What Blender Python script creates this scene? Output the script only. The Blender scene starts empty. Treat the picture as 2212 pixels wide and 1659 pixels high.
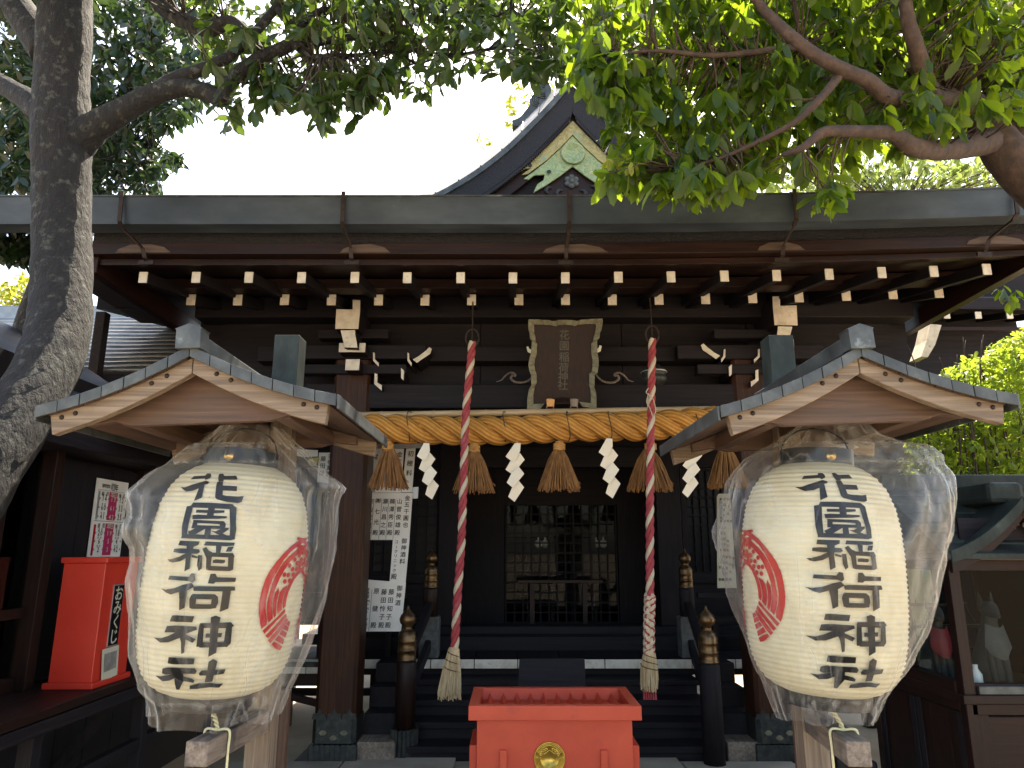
import bpy, bmesh, math, random
import numpy as np
from mathutils import Vector, Matrix, noise as mnoise

R = math.radians
rnd = random.Random(7)
sc = bpy.context.scene
COL = sc.collection

# ---------------------------------------------------------------- camera, sky, sun, exposure
CAM_H, PITCH, FPX, CX, CY = 1.6, R(13.0), 1534.0, 1106.0, 829.5
cam_d = bpy.data.cameras.new('camera'); cam = bpy.data.objects.new('camera', cam_d); COL.objects.link(cam)
cam.location = (0, 0, CAM_H); cam.rotation_euler = (R(90) + PITCH, 0, 0)
cam_d.sensor_width = 36.0; cam_d.lens = 36.0 * FPX / 2212.0; cam_d.clip_start = 0.05; cam_d.clip_end = 2000
sc.camera = cam
SUN_EL, SUN_ROT = R(57), R(12)
wd = bpy.data.worlds.new('World'); sc.world = wd; wd.use_nodes = True
_nt = wd.node_tree
_sky = _nt.nodes.new('ShaderNodeTexSky'); _sky.sky_type = 'NISHITA'; _sky.sun_disc = False
_sky.sun_elevation = SUN_EL; _sky.sun_rotation = SUN_ROT; _sky.dust_density = 2.2; _sky.air_density = 1.0; _sky.ozone_density = 1.0
_nt.links.new(_sky.outputs[0], _nt.nodes['Background'].inputs[0]); _nt.nodes['Background'].inputs[1].default_value = 0.15
sun_d = bpy.data.lights.new('sun', 'SUN'); sun_d.energy = 4.0; sun_d.angle = R(0.5); sun_d.color = (1.0, 0.94, 0.84)
sun = bpy.data.objects.new('sun', sun_d); COL.objects.link(sun)
_sdir = Vector((math.sin(SUN_ROT) * math.cos(SUN_EL), math.cos(SUN_ROT) * math.cos(SUN_EL), math.sin(SUN_EL)))
sun.rotation_euler = _sdir.to_track_quat('Z', 'Y').to_euler(); sun.location = _sdir * 60
vs = sc.view_settings; vs.view_transform = 'Standard'; vs.look = 'None'; vs.exposure = 2.15; vs.gamma = 1.0; vs.use_curve_mapping = False
vs.use_white_balance = True; vs.white_balance_temperature = 7400; vs.white_balance_tint = 10.0   # shade setting of the camera
sc.cycles.max_bounces = 10; sc.cycles.transparent_max_bounces = 24; sc.cycles.use_denoising = True
sc.cycles.sample_clamp_indirect = 6.0

# ---------------------------------------------------------------- reading positions: a direction of sight met with a plane of the place
CP, SP = math.cos(PITCH), math.sin(PITCH)
def ray(px, py):
    u = (CY - py) / FPX
    return Vector(((px - CX) / FPX, CP - u * SP, SP + u * CP))
def at(px, py, Y):
    d = ray(px, py); s = Y / d.y
    return Vector((d.x * s, Y, CAM_H + d.z * s))
def atX(px, py, X):
    d = ray(px, py); s = X / d.x
    return Vector((X, d.y * s, CAM_H + d.z * s))
def atP(px, py, p0, n):
    d = ray(px, py); o = Vector((0, 0, CAM_H)); n = Vector(n); s = (Vector(p0) - o).dot(n) / d.dot(n)
    return o + d * s
def zc(zx, zy, x0, y0, k):            # enlarged detail -> picture position
    return ((x0 + zx / k) / 1.85172, (y0 + zy / k) / 1.85172)

# ---------------------------------------------------------------- materials
def lin(r, g, b):
    f = lambda c: ((c / 255 + .055) / 1.055) ** 2.4 if c > 10 else c / 255 / 12.92
    return (f(r), f(g), f(b))
MATS = {}
def newmat(name):
    m = bpy.data.materials.new(name); m.use_nodes = True; MATS[name] = m
    nt = m.node_tree; return m, nt, nt.nodes['Principled BSDF']
def ramp(nt, fac, stops):
    r = nt.nodes.new('ShaderNodeValToRGB'); e = r.color_ramp.elements
    while len(e) < len(stops): e.new(.5)
    for i, (p, c) in enumerate(stops):
        e[i].position = p; e[i].color = (*c, 1)
    nt.links.new(fac, r.inputs[0]); return r.outputs[0]
def coords(nt, scale, rand=True):
    tc = nt.nodes.new('ShaderNodeTexCoord'); mp = nt.nodes.new('ShaderNodeMapping'); mp.inputs['Scale'].default_value = scale
    nt.links.new(tc.outputs['Object'], mp.inputs['Vector'])
    if rand:
        oi = nt.nodes.new('ShaderNodeObjectInfo'); ml = nt.nodes.new('ShaderNodeMath'); ml.operation = 'MULTIPLY'; ml.inputs[1].default_value = 53.0
        nt.links.new(oi.outputs['Random'], ml.inputs[0]); nt.links.new(ml.outputs[0], mp.inputs['Location'])
    return mp.outputs[0]
def noise(nt, vec, scale=1, detail=6, rough=.6, dist=0.0):
    n = nt.nodes.new('ShaderNodeTexNoise'); n.inputs['Scale'].default_value = scale; n.inputs['Detail'].default_value = detail
    n.inputs['Roughness'].default_value = rough; n.inputs['Distortion'].default_value = dist
    nt.links.new(vec, n.inputs['Vector']); return n.outputs[0]
def mixc(nt, fac, a, b, mode='MIX'):
    m = nt.nodes.new('ShaderNodeMix'); m.data_type = 'RGBA'; m.blend_type = mode
    for i, v in ((0, fac), (6, a), (7, b)):
        if hasattr(v, 'links'): nt.links.new(v, m.inputs[i])
        elif isinstance(v, (int, float)): m.inputs[i].default_value = v
        else: m.inputs[i].default_value = (*v, 1)
    return m.outputs[2]
def bump(nt, b, h, strength=.2, dist=.01):
    n = nt.nodes.new('ShaderNodeBump'); n.inputs['Strength'].default_value = strength; n.inputs['Distance'].default_value = dist
    nt.links.new(h, n.inputs['Height']); nt.links.new(n.outputs[0], b.inputs['Normal'])
def surf(name, cols, scale=(8, 8, 8), nscale=1.0, rough=.6, metal=0.0, bstr=.2, bdist=.004, stain=None, spec=.5, dist=0.0, rr=.18):
    """cols: 2-4 colours along a noise; stain: (colour, scale, lo, hi) patches of dirt or wear over it"""
    m, nt, b = newmat(name); v = coords(nt, scale)
    n = noise(nt, v, nscale, 8, .62, dist)
    k = len(cols); c = ramp(nt, n, [(.3 + .4 * i / max(1, k - 1), col) for i, col in enumerate(cols)])
    if stain:
        sc_, ss, lo, hi = stain
        n2 = noise(nt, coords(nt, (ss, ss, ss)), 1, 7, .65)
        f = ramp(nt, n2, [(lo, (0, 0, 0)), (hi, (1, 1, 1))]); c = mixc(nt, f, c, sc_)
    nt.links.new(c, b.inputs['Base Color'])
    rg = nt.nodes.new('ShaderNodeMapRange'); rg.inputs['To Min'].default_value = max(.03, rough - rr); rg.inputs['To Max'].default_value = min(1, rough + rr)
    nt.links.new(n, rg.inputs['Value']); nt.links.new(rg.outputs[0], b.inputs['Roughness'])
    b.inputs['Metallic'].default_value = metal; b.inputs['Specular IOR Level'].default_value = spec
    bump(nt, b, n, bstr, bdist); return m
def wood(name, cols, axis, fine=55, **kw):
    s = [fine, fine, fine]; s['XYZ'.index(axis)] = 2.2
    kw.setdefault('dist', .6)
    return surf(name, cols, scale=tuple(s), **kw)
DK = [(.0072, .0062, .0082), (.0145, .0120, .0142), (.0240, .0190, .0200)]
for ax in 'XYZ':
    wood('dark_wood_' + ax, DK, ax, rough=.65, spec=.16, stain=((.022, .016, .014), 2.3, .60, .80))
BR = [(.008, .0035, .003), (.019, .0075, .0052), (.034, .0135, .0085)]
wood('pillar_wood', [(.016, .0055, .003), (.038, .0135, .006), (.075, .029, .012)], 'Z', rough=.5, spec=.2, stain=((.02, .009, .006), 2.0, .52, .75))
for ax in 'XYZ':
    wood('brown_wood_' + ax, BR, ax, rough=.5, spec=.22, stain=((.012, .007, .006), 2.6, .50, .72))
NW = [(.085, .057, .037), (.175, .125, .083), (.285, .218, .155)]
for ax in 'XYZ':
    wood('pale_wood_' + ax, NW, ax, fine=70, rough=.65, stain=((.16, .11, .075), 4.0, .55, .78), bstr=.35)
RW = [(.042, .022, .0135), (.080, .044, .027), (.125, .073, .047)]
for ax in 'XYZ':
    wood('reddish_wood_' + ax, RW, ax, fine=60, rough=.6, stain=((.10, .05, .035), 3.0, .5, .75))
GW = [(.10, .072, .052), (.20, .15, .11), (.31, .245, .19)]
wood('grey_wood_Y', GW, 'Y', fine=60, rough=.75, stain=((.06, .05, .045), 6.0, .5, .7), bstr=.4)
wood('grey_wood_Z', GW, 'Z', fine=60, rough=.75, stain=((.06, .05, .045), 6.0, .5, .7), bstr=.4)
surf('white_paint', [(.46, .41, .32), (.62, .56, .46), (.70, .65, .55)], (14, 14, 14), rough=.8, stain=((.24, .19, .14), 22.0, .60, .78), bstr=.5)
surf('copper_gutter', [(.026, .034, .043), (.041, .053, .065), (.066, .083, .098)], (2.2, 9, 5), rough=.5, metal=.1, spec=.35, stain=((.10, .12, .12), 3.2, .66, .76), bstr=.12)
surf('copper_patina', [(.030, .034, .035), (.060, .067, .067), (.110, .122, .119)], (10, 6, 7), rough=.5, metal=.35, stain=((.24, .28, .275), 13.0, .63, .78), bstr=.25)
surf('copper_green', [(.014, .018, .017), (.026, .034, .031), (.048, .060, .054)], (9, 9, 5), rough=.6, metal=.1, spec=.2, stain=((.10, .125, .115), 11.0, .62, .8))
surf('roof_verge', [(.045, .052, .046), (.07, .078, .068), (.10, .106, .09)], (5, 5, 5), rough=.45, metal=.2, stain=((.28, .34, .30), 3.0, .55, .75))
surf('verdigris', [(.15, .21, .09), (.26, .33, .16), (.40, .46, .25)], (16, 16, 16), rough=.6, metal=.2, stain=((.45, .36, .14), 7.0, .56, .7), bstr=.6, bdist=.02, dist=1.8)
surf('old_gilt', [(.20, .15, .05), (.34, .27, .10), (.47, .39, .18)], (14, 14, 14), rough=.5, metal=.4, stain=((.20, .28, .17), 6.0, .52, .68), bstr=.5, bdist=.02, dist=1.5)
surf('thatch_black', [(.007, .007, .010), (.014, .014, .018), (.026, .025, .028)], (38, 38, 60), rough=.85, bstr=.8, bdist=.02)
surf('iron', [(.012, .009, .008), (.030, .019, .015), (.06, .034, .024)], (30, 30, 30), rough=.65, metal=.4)
surf('black_lacquer', [(.005, .005, .006), (.010, .010, .011)], (20, 20, 20), rough=.4, spec=.22)
surf('brass', [(.38, .25, .07), (.62, .43, .15)], (40, 40, 40), rough=.3, metal=1.0)
surf('gold', [(.50, .30, .045), (.80, .54, .12)], (30, 30, 30), rough=.34, metal=.9, bstr=.2)
surf('bronze_dark', [(.055, .032, .016), (.13, .075, .034), (.23, .14, .062)], (9, 9, 22), rough=.34, metal=.8)
surf('bronze_shoe', [(.018, .021, .021), (.038, .042, .040), (.065, .068, .060)], (22, 22, 22), rough=.5, metal=.5, stain=((.10, .08, .05), 14.0, .58, .72))
surf('red_paint', [(.52, .052, .020), (.60, .066, .026), (.66, .08, .033)], (3, 3, 3), rough=.45, stain=((.43, .045, .03), 5.0, .6, .8), bstr=.05, rr=.08)
surf('red_enamel', [(.56, .036, .022), (.66, .05, .028)], (3, 3, 3), rough=.3, stain=((.44, .05, .035), 4.0, .6, .8), bstr=.04, rr=.08)
surf('paper_white', [(.66, .64, .58), (.76, .74, .69)], (6, 6, 6), rough=.8, bstr=.1)
surf('paper_warm_lit', [(.72, .62, .47), (.80, .71, .56)], (6, 6, 6), rough=.85, spec=.2, bstr=.1)  # streamers' white paper, with the warm light on it put into the colour
surf('paper_aged', [(.50, .48, .36), (.60, .57, .44)], (6, 6, 6), rough=.8, bstr=.1)
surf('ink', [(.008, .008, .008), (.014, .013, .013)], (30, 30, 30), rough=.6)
surf('lantern_ink', [(.005, .005, .005), (.011, .011, .011)], (20, 20, 20), rough=.5, spec=.12)
surf('lantern_red', [(.34, .002, .005), (.43, .004, .007)], (20, 20, 20), rough=.5, spec=.12)
surf('crimson', [(.12, .006, .014), (.17, .009, .02)], (8, 8, 8), rough=.6)
surf('magenta_print', [(.40, .015, .085), (.46, .02, .11)], (8, 8, 8), rough=.7)
surf('straw', [(.30, .13, .028), (.42, .20, .05), (.52, .27, .08)], (30, 30, 30), rough=.75)
surf('straw_brown', [(.11, .042, .010), (.20, .085, .021), (.30, .14, .04)], (40, 40, 12), rough=.8)
surf('hemp', [(.34, .24, .12), (.46, .35, .20), (.56, .45, .29)], (40, 40, 12), rough=.85)
surf('yellow_cord', [(.62, .55, .30), (.74, .68, .42)], (60, 60, 60), rough=.8)
surf('cloth_red', [(.22, .022, .028), (.29, .036, .042), (.35, .06, .068)], (26, 26, 26), rough=.85, stain=((.38, .11, .12), 7.0, .56, .76))
surf('cloth_white', [(.42, .34, .23), (.52, .44, .32)], (26, 26, 26), rough=.8, stain=((.46, .38, .31), 8.0, .58, .76))
surf('bamboo', [(.28, .18, .085), (.42, .29, .16), (.50, .37, .22)], (3, 40, 40), rough=.4)
surf('stone', [(.15, .14, .12), (.23, .215, .19), (.32, .30, .27)], (18, 18, 18), rough=.85, bstr=.4)
surf('dark_stone', [(.035, .037, .036), (.075, .077, .073), (.12, .12, .11)], (18, 18, 18), rough=.8, bstr=.3)
surf('paving', [(.30, .25, .185), (.40, .335, .25), (.48, .41, .31)], (2.5, 2.5, 2.5), rough=.85, stain=((.22, .185, .14), .8, .5, .7), bstr=.4)
surf('sandy_ground', [(.36, .275, .18), (.45, .35, .235), (.52, .42, .29)], (1.5, 1.5, 1.5), rough=.9, stain=((.28, .215, .145), .5, .5, .75), bstr=.5)
surf('bark_left', [(.0030, .0028, .0030), (.0074, .0068, .0068), (.017, .0155, .0145)], (34, 34, 14), rough=.92, stain=((.062, .064, .052), 20.0, .54, .66), bstr=1.0, bdist=.035)
surf('bark_right', [(.020, .012, .009), (.045, .027, .020), (.078, .048, .036)], (22, 22, 22), rough=.85, bstr=.6, bdist=.015)
surf('twig', [(.030, .022, .015), (.065, .048, .032)], (30, 30, 30), rough=.85)
surf('tin_roof', [(.16, .17, .175), (.24, .25, .255), (.34, .35, .35)], (3, 3, 3), rough=.35, metal=.6)
surf('porcelain', [(.62, .62, .60), (.74, .74, .72)], (10, 10, 10), rough=.2)
surf('pale_curtain', [(.30, .33, .14), (.42, .45, .22)], (12, 12, 2), rough=.8)
surf('fox_stone', [(.012, .013, .013), (.03, .031, .03)], (14, 14, 14), rough=.75)
surf('grey_cloth', [(.05, .052, .052), (.085, .088, .085)], (14, 14, 14), rough=.85)
surf('light_metal', [(.35, .36, .37), (.5, .5, .5)], (14, 14, 14), rough=.4, metal=.6)
surf('amber_lit', [(.40, .17, .05), (.62, .30, .09)], (40, 40, 40), rough=.45, metal=.3)  # lit look of a small lamp painted as orange, no emission

def paper_lantern_mat():
    m, nt, b = newmat('lantern_paper'); v = coords(nt, (7, 7, 7), False)
    n = noise(nt, v, 1, 7, .6); c = ramp(nt, n, [(.3, (.70, .62, .42)), (.55, (.80, .74, .54)), (.75, (.86, .81, .62))])
    n2 = noise(nt, coords(nt, (60, 60, 60), False), 1, 3, .6); c = mixc(nt, ramp(nt, n2, [(.70, (0, 0, 0)), (.78, (1, 1, 1))]), c, (.47, .37, .18))
    nt.links.new(c, b.inputs['Base Color']); b.inputs['Roughness'].default_value = .62; b.inputs['Specular IOR Level'].default_value = .35
    tr = nt.nodes.new('ShaderNodeBsdfTranslucent'); nt.links.new(c, tr.inputs['Color'])
    mx = nt.nodes.new('ShaderNodeMixShader'); mx.inputs[0].default_value = .30
    out = nt.nodes['Material Output']; nt.links.new(b.outputs[0], mx.inputs[1]); nt.links.new(tr.outputs[0], mx.inputs[2]); nt.links.new(mx.outputs[0], out.inputs[0])
    bump(nt, b, n, .1, .004)
paper_lantern_mat()
def film_mat():
    m, nt, b = newmat('plastic_film'); nt.nodes.remove(b); out = nt.nodes['Material Output']
    tp = nt.nodes.new('ShaderNodeBsdfTransparent'); tp.inputs[0].default_value = (.96, .96, .95, 1)
    gl = nt.nodes.new('ShaderNodeBsdfGlossy'); gl.inputs['Roughness'].default_value = .10; gl.inputs[0].default_value = (.9, .9, .9, 1)
    df = nt.nodes.new('ShaderNodeBsdfDiffuse'); df.inputs[0].default_value = (.82, .81, .78, 1)
    tl = nt.nodes.new('ShaderNodeBsdfTranslucent'); tl.inputs[0].default_value = (.82, .81, .78, 1)
    v = coords(nt, (7, 7, 4), False); n = noise(nt, v, 1, 5, .55, 1.6)
    bp = nt.nodes.new('ShaderNodeBump'); bp.inputs['Strength'].default_value = .25; bp.inputs['Distance'].default_value = .012; nt.links.new(n, bp.inputs['Height'])
    nt.links.new(bp.outputs[0], gl.inputs['Normal'])
    lw = nt.nodes.new('ShaderNodeLayerWeight'); lw.inputs[0].default_value = .35
    mr = nt.nodes.new('ShaderNodeMapRange'); mr.inputs['To Min'].default_value = .014; mr.inputs['To Max'].default_value = .26; nt.links.new(lw.outputs['Facing'], mr.inputs[0])
    # stress-whitened crease lines, which also paint in the white highlights of the folds
    def line(scale, w, amp):
        q = noise(nt, coords(nt, scale, False), 1, 1.5, .5); sb = nt.nodes.new('ShaderNodeMath'); sb.operation = 'SUBTRACT'; sb.inputs[1].default_value = .5; nt.links.new(q, sb.inputs[0])
        ab = nt.nodes.new('ShaderNodeMath'); ab.operation = 'ABSOLUTE'; nt.links.new(sb.outputs[0], ab.inputs[0]); return ramp(nt, ab.outputs[0], [(.0, (amp, amp, amp)), (w, (.0, .0, .0))])
    gate = ramp(nt, noise(nt, coords(nt, (5, 5, 3), False), 1, 2, .5), [(.44, (0, 0, 0)), (.60, (1, 1, 1))])
    gp_ = nt.nodes.new('ShaderNodeNewGeometry'); pt = ramp(nt, gp_.outputs['Pointiness'], [(.511, (0, 0, 0)), (.550, (.26, .26, .26))]); pt2 = ramp(nt, gp_.outputs['Pointiness'], [(.45, (.18, .18, .18)), (.488, (0, 0, 0))])
    crg = mixc(nt, 1.0, mixc(nt, 1.0, pt, pt2, 'ADD'), mixc(nt, 1.0, line((7, 7, 1.1), .010, .20), gate, 'MULTIPLY'), 'ADD')
    ad = nt.nodes.new('ShaderNodeMath'); ad.operation = 'ADD'; nt.links.new(mr.outputs[0], ad.inputs[0]); nt.links.new(crg, ad.inputs[1])
    a = nt.nodes.new('ShaderNodeMixShader'); a.inputs[0].default_value = .5; nt.links.new(df.outputs[0], a.inputs[1]); nt.links.new(tl.outputs[0], a.inputs[2])
    c = nt.nodes.new('ShaderNodeMixShader'); nt.links.new(ad.outputs[0], c.inputs[0]); nt.links.new(tp.outputs[0], c.inputs[1]); nt.links.new(a.outputs[0], c.inputs[2])
    lw2 = nt.nodes.new('ShaderNodeLayerWeight'); lw2.inputs[0].default_value = .35; pw = nt.nodes.new('ShaderNodeMath'); pw.operation = 'POWER'; pw.inputs[1].default_value = 3.0; nt.links.new(lw2.outputs['Facing'], pw.inputs[0])
    fr = nt.nodes.new('ShaderNodeMapRange'); fr.inputs['To Min'].default_value = .022; fr.inputs['To Max'].default_value = .30; nt.links.new(pw.outputs[0], fr.inputs[0])
    d = nt.nodes.new('ShaderNodeMixShader'); nt.links.new(fr.outputs[0], d.inputs[0]); nt.links.new(c.outputs[0], d.inputs[1]); nt.links.new(gl.outputs[0], d.inputs[2])
    nt.links.new(d.outputs[0], out.inputs[0])
film_mat()
def glass_mat(name, ior):
    m, nt, b = newmat(name); nt.nodes.remove(b); out = nt.nodes['Material Output']
    tp = nt.nodes.new('ShaderNodeBsdfTransparent'); tp.inputs[0].default_value = (.9, .92, .9, 1)
    gl = nt.nodes.new('ShaderNodeBsdfGlossy'); gl.inputs['Roughness'].default_value = .02
    fr = nt.nodes.new('ShaderNodeFresnel'); fr.inputs[0].default_value = ior
    d = nt.nodes.new('ShaderNodeMixShader'); nt.links.new(fr.outputs[0], d.inputs[0]); nt.links.new(tp.outputs[0], d.inputs[1]); nt.links.new(gl.outputs[0], d.inputs[2]); nt.links.new(d.outputs[0], out.inputs[0])
glass_mat('window_glass', 1.5); glass_mat('inner_glass', 1.14); glass_mat('case_glass', 1.12)
surf('bare_wood', [(.05, .028, .018), (.085, .052, .034), (.12, .078, .054)], (4, 60, 60), rough=.7)
def leaf_mat(name, cols, trans, tfac=.45, rough=.38):
    m, nt, b = newmat(name)
    g = nt.nodes.new('ShaderNodeNewGeometry'); n = noise(nt, g.outputs['Position'], 7, 3, .6)
    c = ramp(nt, n, [(.32 + .36 * i / (len(cols) - 1), q) for i, q in enumerate(cols)])
    nt.links.new(c, b.inputs['Base Color']); b.inputs['Roughness'].default_value = rough
    tr = nt.nodes.new('ShaderNodeBsdfTranslucent'); nt.links.new(mixc(nt, .5, c, trans), tr.inputs['Color'])
    mx = nt.nodes.new('ShaderNodeMixShader'); mx.inputs[0].default_value = tfac
    nt.links.new(b.outputs[0], mx.inputs[1]); nt.links.new(tr.outputs[0], mx.inputs[2]); nt.links.new(mx.outputs[0], nt.nodes['Material Output'].inputs[0])
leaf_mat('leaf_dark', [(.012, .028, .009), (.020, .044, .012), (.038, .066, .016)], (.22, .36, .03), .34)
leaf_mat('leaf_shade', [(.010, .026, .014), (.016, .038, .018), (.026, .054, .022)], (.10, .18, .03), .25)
leaf_mat('leaf_right', [(.014, .036, .009), (.026, .060, .012), (.055, .095, .018)], (.50, .72, .03), .58, .32)
surf('frame_wood', [(.10, .092, .058), (.18, .165, .105), (.26, .24, .16)], (20, 20, 20), rough=.8, stain=((.13, .18, .12), 14.0, .55, .7), bstr=.4)
surf('faded_gilt', [(.05, .042, .03), (.085, .072, .052)], (20, 20, 20), rough=.7)
leaf_mat('leaf_young', [(.10, .17, .03), (.16, .22, .04), (.24, .26, .05)], (.50, .60, .08), .5)
leaf_mat('leaf_hedge', [(.07, .13, .018), (.12, .19, .025), (.19, .25, .04)], (.55, .70, .06), .55)
leaf_mat('leaf_pale', [(.10, .16, .04), (.15, .21, .06), (.20, .26, .09)], (.45, .58, .12), .5)
leaf_mat('leaf_yellow', [(.16, .19, .02), (.22, .24, .03), (.30, .30, .05)], (.60, .66, .06), .45)

def rope_mat(name, c1, c2, n=9):
    m, nt, b = newmat(name); uv = nt.nodes.new('ShaderNodeUVMap'); uv.uv_map = 'UVMap'
    sp = nt.nodes.new('ShaderNodeSeparateXYZ'); nt.links.new(uv.outputs[0], sp.inputs[0])
    a = nt.nodes.new('ShaderNodeMath'); a.operation = 'MULTIPLY'; a.inputs[1].default_value = n * 2 * math.pi; nt.links.new(sp.outputs[0], a.inputs[0])
    s = nt.nodes.new('ShaderNodeMath'); s.operation = 'SINE'; nt.links.new(a.outputs[0], s.inputs[0])
    r = nt.nodes.new('ShaderNodeMapRange'); r.inputs['From Min'].default_value = -1; nt.links.new(s.outputs[0], r.inputs[0])
    nz = noise(nt, coords(nt, (18, 18, 18)), 1, 6, .65)
    c = mixc(nt, r.outputs[0], c1, c2); c = mixc(nt, nz, c, tuple(x * .62 for x in c1))
    nt.links.new(c, b.inputs['Base Color']); b.inputs['Roughness'].default_value = .8; bump(nt, b, r.outputs[0], .9, .006)
rope_mat('straw_strand', (.44, .175, .026), (.80, .40, .08), 11)

# ---------------------------------------------------------------- mesh building
WLOC = {}
class MB:
    def __init__(s): s.v, s.f, s.uv = [], [], []
    def add(s, vs, fs):
        o = len(s.v); s.v += [tuple(p) for p in vs]; s.f += [tuple(i + o for i in f) for f in fs]; return s
    def box(s, x0, x1, y0, y1, z0, z1):
        return s.hexa([(x0, y0, z0), (x1, y0, z0), (x1, y1, z0), (x0, y1, z0), (x0, y0, z1), (x1, y0, z1), (x1, y1, z1), (x0, y1, z1)])
    def hexa(s, p): return s.add(p, [(0, 3, 2, 1), (4, 5, 6, 7), (0, 1, 5, 4), (1, 2, 6, 5), (2, 3, 7, 6), (3, 0, 4, 7)])
    def beam(s, a, b, w, h, up=(0, 0, 1)):
        a, b = Vector(a), Vector(b); d = (b - a).normalized(); x = d.cross(Vector(up)).normalized(); z = x.cross(d).normalized()
        x *= w / 2; z *= h / 2
        return s.hexa([a - x - z, a + x - z, b + x - z, b - x - z, a - x + z, a + x + z, b + x + z, b - x + z])
    def prism(s, pts, vec):
        pts = [Vector(p) for p in pts]; vec = Vector(vec); n = len(pts)
        return s.add(pts + [p + vec for p in pts], [tuple(range(n)), tuple(range(2 * n - 1, n - 1, -1))] + [(i, (i + 1) % n, n + (i + 1) % n, n + i) for i in range(n)])
    def tube(s, path, rad, seg=8, uvk=None, jit=0.0, caps=True):
        path = [Vector(p) for p in path]; n = len(path)
        if not hasattr(rad, '__len__'): rad = [rad] * n
        o = len(s.v); t = (path[1] - path[0]).normalized(); u = t.orthogonal().normalized(); L = 0
        for i, p in enumerate(path):
            t2 = (path[min(i + 1, n - 1)] - path[max(i - 1, 0)]).normalized()
            u = (u - t2 * u.dot(t2)).normalized(); w = t2.cross(u)
            for k in range(seg):
                a = 2 * math.pi * k / seg; rr = rad[i] * (1 + (rnd.uniform(-jit, jit) if jit else 0))
                s.v.append(tuple(p + u * (math.cos(a) * rr) + w * (math.sin(a) * rr)))
        for i in range(n - 1):
            for k in range(seg):
                k2 = (k + 1) % seg
                s.f.append((o + i * seg + k, o + i * seg + k2, o + (i + 1) * seg + k2, o + (i + 1) * seg + k))
                if uvk is not None: s.uv.append([(k / seg, i * uvk), ((k + 1) / seg, i * uvk), ((k + 1) / seg, (i + 1) * uvk), (k / seg, (i + 1) * uvk)])
        if caps:
            s.f.append(tuple(o + k for k in range(seg))[::-1]); s.f.append(tuple(o + (n - 1) * seg + k for k in range(seg)))
            if uvk is not None: s.uv += [[(0, 0)] * seg] * 2
        return s
    def lathe(s, prof, c, seg=24, caps=True):
        o = len(s.v)
        for r, z in prof:
            for k in range(seg):
                a = 2 * math.pi * k / seg; s.v.append((c[0] + r * math.cos(a), c[1] + r * math.sin(a), c[2] + z))
        for i in range(len(prof) - 1):
            for k in range(seg):
                k2 = (k + 1) % seg; s.f.append((o + i * seg + k, o + i * seg + k2, o + (i + 1) * seg + k2, o + (i + 1) * seg + k))
        if caps: s.f.append(tuple(o + k for k in range(seg))[::-1]); s.f.append(tuple(o + (len(prof) - 1) * seg + k for k in range(seg)))
        return s
    def xf(s, M):
        s.v = [tuple(M @ Vector(p)) for p in s.v]; return s
    def build(s, name, mat, parent=None, smooth=False, bevel=0.0, solid=True, autosmooth=None):
        V = np.array(s.v, dtype=float); lo, hi = V.min(0), V.max(0); org = Vector(((lo + hi) / 2))
        if parent is None: org = Vector((org.x, org.y, lo[2]))
        me = bpy.data.meshes.new(name); me.from_pydata([tuple(p) for p in (V - np.array(org))], [], s.f)
        if s.uv:
            ul = me.uv_layers.new(name='UVMap'); k = 0
            for q in s.uv:
                for c in q: ul.data[k].uv = c; k += 1
        if solid and len(s.f) < 60000:
            bm = bmesh.new(); bm.from_mesh(me); bmesh.ops.recalc_face_normals(bm, faces=bm.faces); bm.to_mesh(me); bm.free()
        if smooth: me.polygons.foreach_set('use_smooth', [True] * len(me.polygons))
        me.materials.append(MATS[mat]); o = link(name, me, parent, org)
        if bevel:
            b = o.modifiers.new('bevel', 'BEVEL'); b.width = bevel; b.segments = 2; b.limit_method = 'ANGLE'; b.angle_limit = R(40)
        return o
def link(name, me, parent, wloc):
    o = bpy.data.objects.new(name, me); COL.objects.link(o); WLOC[o.name] = Vector(wloc)
    o.location = Vector(wloc) - (WLOC[parent.name] if parent else Vector())
    if parent: o.parent = parent
    return o
def tag(o, label, cat, group=None, kind=None):
    if label: o['label'] = label
    if cat: o['category'] = cat
    if group: o['group'] = group
    if kind: o['kind'] = kind
    return o
def thing(name, loc, label, cat, group=None):
    o = bpy.data.objects.new(name, None); COL.objects.link(o); o.location = loc; WLOC[o.name] = Vector(loc); o.empty_display_size = .1
    return tag(o, label, cat, group)
def again(src, parent, wloc, rot=None, scale=None):     # another piece with the same mesh data
    o = src.copy(); COL.objects.link(o); o.parent = parent; WLOC[o.name] = Vector(wloc); o.location = Vector(wloc) - WLOC[parent.name]
    if rot is not None: o.rotation_euler = rot
    if scale is not None: o.scale = scale
    return o
def smoothpath(pts, sub=6):
    pts = [Vector(p) for p in pts]; out = []
    for i in range(len(pts) - 1):
        p0, p1, p2, p3 = pts[max(i - 1, 0)], pts[i], pts[i + 1], pts[min(i + 2, len(pts) - 1)]
        for k in range(sub):
            t = k / sub
            out.append(.5 * ((2 * p1) + (p2 - p0) * t + (2 * p0 - 5 * p1 + 4 * p2 - p3) * t * t + (3 * p1 - p0 - 3 * p2 + p3) * t ** 3))
    out.append(pts[-1]); return out
def lerpr(vals, sub):
    out = []
    for i in range(len(vals) - 1):
        for k in range(sub): out.append(vals[i] + (vals[i + 1] - vals[i]) * k / sub)
    return out + [vals[-1]]
def plate(pts, Y, th, name, mat, parent=None, bevel=0.0):
    return MB().prism([at(x, y, Y) for x, y in pts], (0, th, 0)).build(name, mat, parent, bevel=bevel)
def rect(x0, y0, x1, y1): return [(x0, y0), (x1, y0), (x1, y1), (x0, y1)]

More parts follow.
